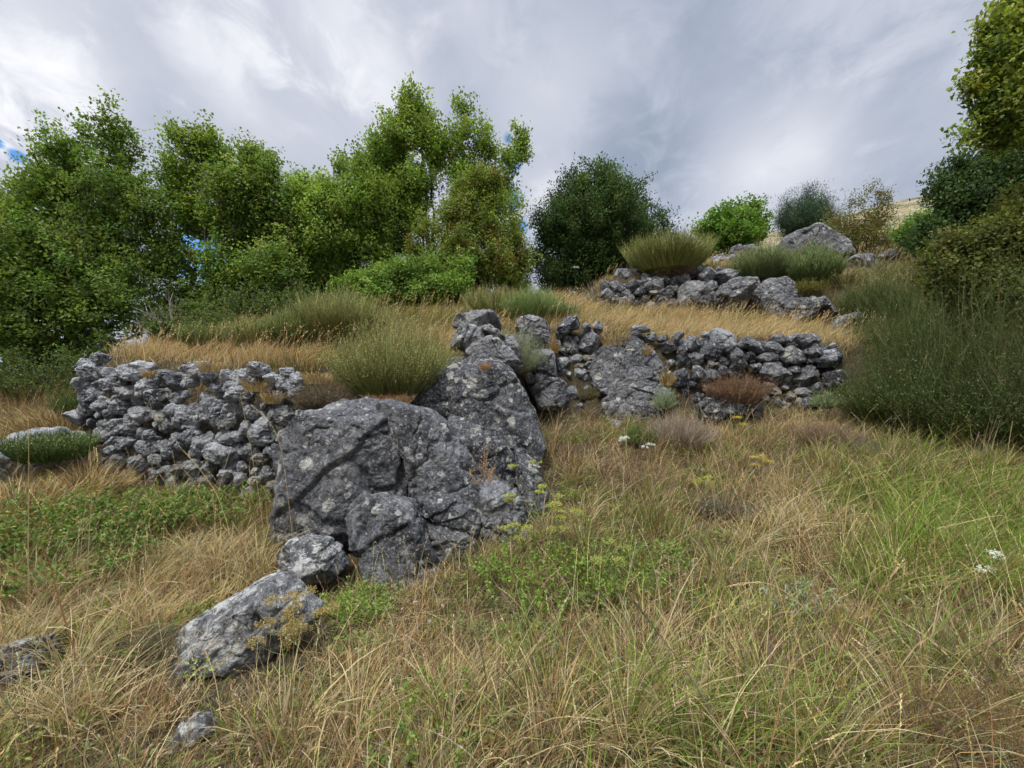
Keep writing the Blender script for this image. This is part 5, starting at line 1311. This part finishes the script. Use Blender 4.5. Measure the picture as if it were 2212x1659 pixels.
for i, (lb, pts, hd) in enumerate([
        ('tall straw grass stem rising in front of the left wall, nearest the boulder', [(578, 1200, 3.4), (565, 1100, 3.4), (540, 960, 3.4), (519, 850, 3.4)], 60),
        ('straw grass stem curving across the lichened stones toward the biggest boulder', [(640, 1010, 3.6), (610, 960, 3.5), (580, 905, 3.5), (545, 877, 3.5)], 60),
        ('long straw grass stem slanting across the foot of the left wall', [(530, 1160, 3.2), (480, 1080, 3.2), (430, 1010, 3.2), (388, 965, 3.2)], 50),
        ('thick pale grass head on the left, one of a close pair', [(165, 1140, 3.0), (185, 1060, 3.0), (205, 1000, 3.0), (203, 968, 3.0)], 70),
        ('pale arching grass head beside the thick pair on the left', [(185, 1190, 2.9), (195, 1080, 2.9), (212, 1000, 2.9), (208, 970, 2.95)], 60),
        ('straw grass stem at the left edge in front of the slab', [(60, 1170, 2.8), (62, 1050, 2.8), (62, 950, 2.8), (60, 900, 2.8)], 50),
        ('drooping oat grass head shining in the middle of the slope', [(1860, 1420, 2.0), (1760, 1330, 2.1), (1690, 1270, 2.1), (1640, 1252, 2.1), (1562, 1268, 2.1)], 46),
        ('long grass stalk leaning across the right edge, upper one', [(2330, 1060, 2.2), (2200, 1100, 2.2), (2100, 1125, 2.2), (2030, 1140, 2.2)], 50),
        ('straw grass stem bent over the bottom of the picture', [(1050, 1700, 1.7), (1100, 1600, 1.7), (1200, 1540, 1.7), (1330, 1560, 1.7)], 40),
        ('upright straw stem crossing the middle of the slope', [(1250, 1560, 2.2), (1270, 1440, 2.3), (1290, 1330, 2.3), (1300, 1180, 2.35)], 50),
        ('pale dead twig lying in the grass at the bottom centre', [(1100, 1660, 1.65), (1000, 1610, 1.75), (930, 1578, 1.85), (905, 1570, 1.9)], 0),
        ('bleached dead twig standing in the middle of the slope', [(1380, 1460, 2.4), (1420, 1400, 2.4), (1445, 1340, 2.4), (1470, 1310, 2.4)], 0)]):
    stalk('grass_stalk' if hd else 'twig', lb, pts, ST if hd else (.45, .40, .33), .0042, 600 + i, hd, 'grass stalk' if hd else 'twig', 'single stalks standing above the grass', gl=.024 if i == 6 else .014, gw=.006 if i == 6 else .0045, droop=.25 if i == 6 else 0)
stalk('flower_stem', 'reddish brown thick dry stem on the left of the dry grass', [(180, 1460, 2.3), (160, 1400, 2.3), (130, 1310, 2.3), (108, 1215, 2.3), (95, 1190, 2.3)], (.26, .14, .06), .009, 650, 30, 'flower stem', 'thick dark flower stems', gl=.02, gw=.01)
stalk('flower_stem', 'dark green-brown stem leaning across the lower middle of the slope', [(1625, 1720, 1.6), (1570, 1600, 1.7), (1500, 1470, 1.85), (1420, 1365, 2.0), (1370, 1300, 2.1)], (.10, .09, .05), .010, 651, 50, 'flower stem', 'thick dark flower stems', gl=.02, gw=.012)
stalk('flower_stem', 'thick dark stem at the bottom right, leaning left', [(2110, 1720, 1.5), (2060, 1620, 1.55), (2010, 1540, 1.6), (1965, 1470, 1.65)], (.09, .06, .045), .009, 652, 0, 'flower stem', 'thick dark flower stems')
stalk('flower_stem', 'dark stem at the bottom right, leaning right with a spiky tip', [(2050, 1640, 1.6), (2085, 1560, 1.6), (2120, 1490, 1.6), (2140, 1465, 1.6)], (.12, .09, .07), .005, 653, 30, 'flower stem', 'thick dark flower stems', gl=.02, gw=.003)
for i, (px, py, rx, h, d, lb) in enumerate([(2000, 1560, 100, 110, 1.75, 'misty brown dried plume at the bottom right, beside the dark stem'), (2190, 1600, 110, 120, 1.6, 'misty brown dried plume in the bottom right corner')]):
    shrub('dry_plume', lb, 'plant', px, py, d, rx, h, 180, [(1, (.20, .14, .06))], 9000, (.005, .003), [(1, (.24, .17, .06)), (1, (.17, .11, .05))], 660 + i, 'misty dried plumes', sw=.0008, side=6, lift=1)
# ------------------------------------------------------------------ trees
def tubes(segs, ra, rb, k):
    """(N,2,3) segments with end radii"""
    A, B = segs[:, 0], segs[:, 1]
    T = norm(B - A)
    ref = np.where(np.abs(T[:, 2:3]) > .9, np.array([[1., 0, 0]]), np.array([[0, 0, 1.]]))
    U = norm(np.cross(T, ref)); W = np.cross(T, U)
    N = len(A); a = np.arange(k) * 2 * pi / k
    ring = U[:, None] * np.cos(a)[None, :, None] + W[:, None] * np.sin(a)[None, :, None]
    v = np.concatenate([A[:, None] + ring * ra[:, None, None], B[:, None] + ring * rb[:, None, None]], 1)
    b = np.arange(N)[:, None] * 2 * k; i = np.arange(k)[None]
    q = np.stack([b + i, b + (i + 1) % k, b + k + (i + 1) % k, b + k + i], 2).reshape(-1)
    return v.reshape(-1, 3), q, np.full(N * k, 4)

def tree(name, label, cat, base, lobes, d, ncl, per, leaf, pal, seed, group=None, stems=3, trunk_r=.10, spread=.20, kind='leaf', outer=.55, dz=1.0, gap=None, tips=.0, tip_pal=None, zbase=None, up=.35):
    rng = np.random.RandomState(seed)
    if cat == 'tree' and kind == 'leaf': ncl = int(ncl * .78)
    s = d / FPX
    b = V(base[0], base[1], d)
    b[2] = gz(b[0], b[1]) - .08 if zbase is None else zbase
    Lb = []
    for l in lobes:
        px, py, r = l[:3]; ry = l[3] if len(l) > 3 else r
        dd = d + rng.uniform(-.5, .5) * r * s * dz
        Lb.append((V(px, py, dd), r * s, ry * s))
    vol = np.array([l[1] ** 1.6 * l[2] ** .9 for l in Lb]); pr = vol / vol.sum()
    # cluster centres in the lobes
    li = rng.choice(len(Lb), ncl, p=pr)
    dirs = norm(rng.normal(size=(ncl, 3)))
    rad = rng.rand(ncl) ** outer
    C = np.array([Lb[i][0] for i in li]); R = np.array([[Lb[i][1], Lb[i][1] * dz, Lb[i][2]] for i in li])
    wob = 1 + .38 * perlin(dirs * 2.6 + li[:, None] * 3.7, seed)
    far_ = rng.rand(ncl) < .07
    rad = np.where(far_, rng.uniform(1.0, 1.3, ncl), rad * wob)
    Q = C + dirs * R * rad[:, None]
    keepq = perlin(Q * 1.5 + seed, 3) > -.42
    Q = Q[keepq]; ncl = len(Q)
    # skeleton: stems first, then every cluster joined to the nearest branch
    top = np.array([l[0] for l in Lb]); order = np.argsort(-top[:, 2])
    nodes = [b.copy()]; par = [-1]
    ctr = top.mean(0)
    targets = [top[order[i % len(order)]] for i in rng.permutation(min(len(order), max(stems * 2, 3)))[:stems]]
    for k in range(stems):
        tgt = targets[k] * .8 + ctr * .2
        p = b + np.array([rng.uniform(-.12, .12), rng.uniform(-.12, .12), 0]); last = 0
        n = 9
        for j in range(1, n + 1):
            t = j / n
            g = b + (tgt - b) * t
            g = g + np.array([(ctr[0] - tgt[0]) * .0, 0, 0]) + rng.normal(0, .05 * np.linalg.norm(tgt - b) / 3, 3) * sin(pi * t)
            g[2] += .12 * sin(pi * t) * (tgt[2] - b[2])
            nodes.append(g); par.append(last); last = len(nodes) - 1
    od = np.argsort(np.linalg.norm(Q - b, axis=1))
    NA = np.zeros((len(nodes) + ncl * 3 + 5, 3)); NA[:len(nodes)] = nodes; cnt = len(nodes)
    tipn = np.zeros(ncl, int)
    bd = np.zeros(len(NA)); bd[:cnt] = np.linalg.norm(NA[:cnt] - b, axis=1)
    for i in od:
        q = Q[i]
        dv = NA[1:cnt] - q
        dist = np.sqrt((dv ** 2).sum(1)) + .8 * np.maximum(bd[1:cnt] - np.linalg.norm(q - b) + .05, 0) + .5 * np.maximum(NA[1:cnt, 2] - q[2], 0)
        j = int(np.argmin(dist)) + 1
        L_ = np.linalg.norm(NA[j] - q)
        m = 3 if L_ > .5 else 2
        last = j
        for k in range(1, m + 1):
            t = k / m
            g = NA[j] * (1 - t) + q * t
            if k < m: g = g + rng.normal(0, .07 * L_, 3) + np.array([0, 0, -.10 * L_ * sin(pi * t)])
            NA[cnt] = g; bd[cnt] = np.linalg.norm(g - b); par.append(last); last = cnt; cnt += 1
        tipn[i] = last
    par = np.array(par); NA = NA[:cnt]
    load = np.zeros(cnt); load[tipn] = 1
    for i in range(cnt - 1, 0, -1): load[par[i]] += load[i]
    load = np.maximum(load, .5)
    r = trunk_r * (load / load[0]) ** .46
    r = np.maximum(r, .0045 * (d / 10))
    root = empty(name, b, label, cat, group)
    idx = np.arange(1, cnt); thick = r[idx] > trunk_r * .30
    if cat == 'bush' or ncl < 300: thick = np.ones(len(idx), bool)
    for nm, m, k in (('trunk' if cat == 'tree' else 'stem', thick, 5 if cat == 'bush' else 7), ('branch', ~thick, 4)):
        ii = idx[m]
        if len(ii) == 0: continue
        v, q, t = tubes(np.stack([NA[par[ii]], NA[ii]], 1), np.minimum(r[par[ii]], r[ii] * 1.5), r[ii], k)
        new_obj(nm, v - b, q, t, M_BARK, root)
    # leaves
    per = int(per * 1.6)
    S = Soup(); M = ncl * per
    ci = np.repeat(np.arange(ncl), per)
    tw = norm(NA[tipn] - NA[par[tipn]] + np.array([0, 0, up]) * .3)
    along = rng.uniform(-1.0, .9, M)[:, None]
    sp = spread * rng.uniform(.6, 1.3, ncl)[ci][:, None]
    pos = Q[ci] + tw[ci] * along * sp * 1.55 + np.clip(rng.normal(size=(M, 3)), -1.5, 1.5) * sp * np.array([.62, .62, .24])
    out = norm(Q - ctr)
    ax = norm(tw[ci] * .5 + rng.normal(size=(M, 3)) * .75 + np.array([0, 0, .05]))
    nr = norm(rng.normal(size=(M, 3)) * .36 + np.array([0, 0, 1.0]) + out[ci] * .35)
    cc = pick(pal, ncl, rng, .14)[ci] * (1 + .09 * rng.randn(M, 1)) * (1 + .04 * rng.randn(M, 3))
    if tip_pal:
        wgt = (rng.rand(ncl) < tips)[ci]
        cc[wgt] = pick(tip_pal, int(wgt.sum()), rng, .2)
    if kind == 'needle':
        leaves(S, pos, ax, nr, leaf[0] * rng.uniform(.7, 1.2, M), leaf[1], cc, .02)
    elif kind == 'lobed':
        lobed(S, pos, ax, nr, leaf[0] * rng.uniform(.65, 1.25, M), leaf[1] * rng.uniform(.7, 1.2, M), cc)
    else:
        leaves(S, pos, ax, nr, leaf[0] * rng.uniform(.65, 1.25, M), leaf[1] * rng.uniform(.7, 1.2, M), cc)
    S.build('crown', M_LEAF, root, b)
    return root

OAK = [(3, (.165, .255, .05)), (2, (.21, .31, .065)), (1.5, (.11, .185, .036)), (1, (.27, .36, .085))]
OAKL = [(3, (.225, .325, .062)), (2, (.29, .39, .085)), (1.5, (.155, .24, .048))]
DKO = [(3, (.115, .19, .038)), (2, (.15, .235, .048)), (1, (.21, .29, .065))]
GO = 'oaks along the back of the terrace'
tree('oak_tree', 'dark broad oak at the far left with a pointed top', 'tree', (150, 800), [(243, 268, 34, 50), (245, 330, 60), (150, 330, 46), (95, 395, 60), (25, 450, 50), (170, 420, 90), (265, 420, 70), (95, 540, 110), (215, 540, 100), (320, 470, 60), (20, 640, 100), (150, 680, 100), (-70, 540, 90), (280, 640, 80), (-60, 700, 90), (60, 760, 60), (200, 760, 50)],
     10.6, 2700, 34, (.086, .06), DKO + OAK[:1], 701, GO, 5, .17, .19)
tree('oak_tree', 'second oak from the left, with branches showing and blue sky through its crown', 'tree', (470, 735), [(395, 300, 30), (440, 320, 42), (390, 380, 50), (470, 360, 40), (500, 420, 60), (545, 345, 30), (560, 400, 48), (585, 360, 20), (430, 460, 60), (530, 500, 60), (590, 470, 50), (370, 560, 50), (510, 600, 70), (400, 660, 50), (590, 580, 60), (470, 680, 50)],
     11.2, 1800, 34, (.086, .06), OAK, 702, GO, 5, .13, .19)
tree('oak_tree', 'light green oak between the dark left oaks and the tallest one', 'tree', (650, 700), [(655, 405, 26), (690, 400, 20), (640, 440, 42), (695, 450, 44), (610, 500, 50), (670, 520, 60), (730, 520, 40), (600, 590, 60), (690, 600, 60), (640, 650, 40)],
     12.0, 1500, 34, (.086, .06), OAKL, 703, GO, 4, .11, .19)
tree('oak_tree', 'tallest oak in the centre with an airy ragged crown', 'tree', (935, 650), [(885, 215, 26, 30), (900, 250, 40), (860, 290, 48), (930, 300, 40), (815, 320, 24), (1000, 235, 22, 30), (1000, 285, 34), (960, 330, 44), (1048, 262, 12, 26), (1050, 320, 32), (1118, 272, 14, 24), (1125, 310, 24), (1105, 345, 26), (1135, 340, 14), (850, 370, 56), (780, 370, 38), (740, 365, 20), (790, 430, 60), (740, 450, 44),
     (1080, 400, 36), (1100, 440, 30), (1010, 370, 34), (905, 390, 40), (1110, 490, 26), (750, 520, 56), (830, 530, 56), (820, 600, 50), (1095, 560, 30), (880, 470, 40), (880, 420, 60), (830, 450, 60), (1000, 400, 40), (1050, 400, 44), (800, 490, 60), (740, 590, 50), (1020, 470, 30)],
     13.0, 2700, 32, (.09, .062), OAKL + OAK[:2], 704, GO, 6, .17, .19)
tree('maple_tree', 'olive maple with rusty red tips in front of the tallest oak', 'tree', (1010, 660), [(1035, 385, 22), (1062, 395, 24), (1010, 420, 30), (1055, 440, 36), (985, 475, 44), (1050, 495, 44), (930, 500, 30), (1000, 540, 50), (900, 545, 26), (1060, 560, 40), (950, 580, 40), (1020, 610, 44)],
     11.6, 1300, 30, (.06, .055), [(3, (.18, .24, .05)), (2, (.24, .29, .065)), (1, (.13, .18, .035))], 705, None, 4, .08, .15, tips=.05, tip_pal=[(2, (.26, .12, .05)), (1, (.32, .2, .06))])
tree('maple_bush', 'low spreading bright green maple in front of the central trees', 'bush', (830, 672), [(800, 612, 40, 24), (860, 600, 50, 28), (745, 625, 26, 18), (915, 590, 44, 30), (900, 635, 50, 22), (975, 625, 44, 26), (830, 640, 50, 18), (1000, 585, 30), (770, 640, 30, 16)],
     10.0, 620, 34, (.06, .055), [(3, (.16, .26, .05)), (2, (.21, .32, .065)), (1, (.11, .19, .035))], 706, None, 6, .05, .14)
tree('young_tree', 'yellow-green young tree between the tallest oak and the round dark tree', 'tree', (1112, 645), [(1112, 520, 24, 30), (1122, 570, 28), (1095, 600, 34), (1120, 620, 26)],
     12.6, 260, 34, (.07, .055), [(3, (.21, .27, .05)), (2, (.26, .31, .07))], 707, None, 3, .05, .16)
tree('hornbeam_tree', 'round dense dark green tree standing alone right of the centre', 'tree', (1290, 648), [(1290, 430, 62), (1225, 440, 48), (1350, 445, 58), (1205, 500, 52), (1290, 520, 90), (1385, 500, 52), (1180, 560, 40), (1260, 590, 75, 50), (1350, 580, 70), (1430, 490, 26), (1172, 500, 20), (1240, 385, 24), (1310, 378, 26), (1290, 490, 100), (1410, 540, 50), (1200, 610, 50, 30), (1170, 470, 16)],
     14.4, 2600, 36, (.085, .05), [(3, (.042, .082, .02)), (2, (.058, .105, .025)), (1, (.09, .14, .035))], 708, None, 5, .14, .19, outer=.42)
tree('maple_tree', 'small bright green rounded tree above the upper terrace', 'tree', (1582, 555), [(1580, 475, 32), (1622, 462, 26), (1640, 482, 18), (1545, 490, 28), (1590, 505, 44), (1512, 496, 15, 12), (1630, 505, 26), (1550, 520, 34)],
     15.0, 620, 34, (.085, .07), [(3, (.13, .24, .035)), (2, (.17, .30, .05)), (1, (.09, .17, .03))], 709, None, 4, .09, .17, outer=.45)
tree('pine_tree', 'small blue-green pine on the skyline behind the boulder', 'tree', (1745, 525), [(1745, 425, 24), (1712, 455, 26), (1772, 450, 24), (1740, 475, 40), (1695, 480, 18), (1790, 480, 24), (1720, 500, 30)],
     17.0, 420, 60, (.13, .012), [(3, (.04, .075, .035)), (2, (.06, .10, .045))], 710, None, 3, .10, .22, kind='needle')
tree('rose_bush', 'loose olive shrub with long arching shoots right of the pine', 'bush', (1855, 560), [(1850, 500, 40), (1810, 470, 24), (1890, 480, 34), (1850, 435, 20), (1905, 430, 18, 22), (1820, 520, 34), (1900, 520, 30), (1880, 410, 10, 12), (1790, 500, 24), (1935, 440, 10)],
     12.4, 330, 22, (.055, .035), [(3, (.14, .155, .035)), (2, (.19, .18, .05)), (1, (.24, .17, .08))], 711, None, 7, .035, .15)
tree('hedge_shrub', 'bright green low shrub on the slope left of the right-hand trees', 'bush', (1985, 560), [(1990, 488, 26), (1955, 505, 20, 14), (2020, 500, 30), (1985, 520, 30, 20)],
     11.0, 260, 30, (.06, .045), [(3, (.13, .23, .04)), (1, (.18, .28, .05))], 712, None, 4, .04, .15)
tree('dark_tree', 'dark green tree in the background at the right, bare twigs at its top', 'tree', (2130, 640), [(2060, 400, 40), (2080, 370, 34), (2160, 350, 40), (2030, 520, 50), (2075, 410, 34), (2125, 385, 46), (2190, 380, 60), (2035, 435, 20), (2100, 450, 60), (2190, 460, 70), (2045, 480, 34), (2230, 520, 70), (2110, 530, 60), (2280, 420, 70)],
     8.4, 2000, 36, (.075, .042), [(3, (.045, .085, .022)), (2, (.065, .11, .03))], 713, None, 5, .11, .15)
tree('maple_tree', 'olive maple over the dark brooms at the right edge', 'tree', (2215, 900), [(2060, 550, 40), (2040, 600, 40), (2130, 660, 60), (2110, 560, 40), (2160, 520, 44), (2215, 500, 60), (2075, 590, 26, 20), (2190, 580, 60), (2260, 620, 80), (2120, 615, 40, 30), (2250, 450, 60), (2290, 540, 70)],
     5.5, 1900, 32, (.05, .042), [(3, (.095, .115, .024)), (2, (.14, .155, .034)), (1, (.06, .08, .018))], 714, None, 5, .06, .11)
tree('oak_tree', 'tree reaching into the top right corner with lobed leaves', 'tree', (2520, 900), [(2150, 62, 30, 10), (2140, 128, 30, 12), (2115, 186, 32, 10), (2165, 150, 34, 20), (2140, 236, 34, 12), (2100, 296, 34, 10), (2150, 280, 30, 12), (2225, 45, 34), (2170, 90, 20, 12), (2225, 130, 50), (2130, 75, 12, 8), (2165, 190, 30, 20), (2120, 178, 16, 8), (2210, 225, 36), (2150, 240, 28, 12), (2270, 60, 60), (2290, 200, 60), (2120, 290, 26, 10), (2185, 290, 36, 16), (2095, 292, 12, 6), (2360, 120, 80), (2140, 110, 18, 10), (2240, 0, 60), (2330, 0, 90)],
     5.6, 2100, 22, (.07, .046), [(3, (.17, .23, .04)), (2, (.23, .29, .055)), (1, (.10, .15, .03))], 715, None, 4, .13, .11, kind='lobed', zbase=1.2)
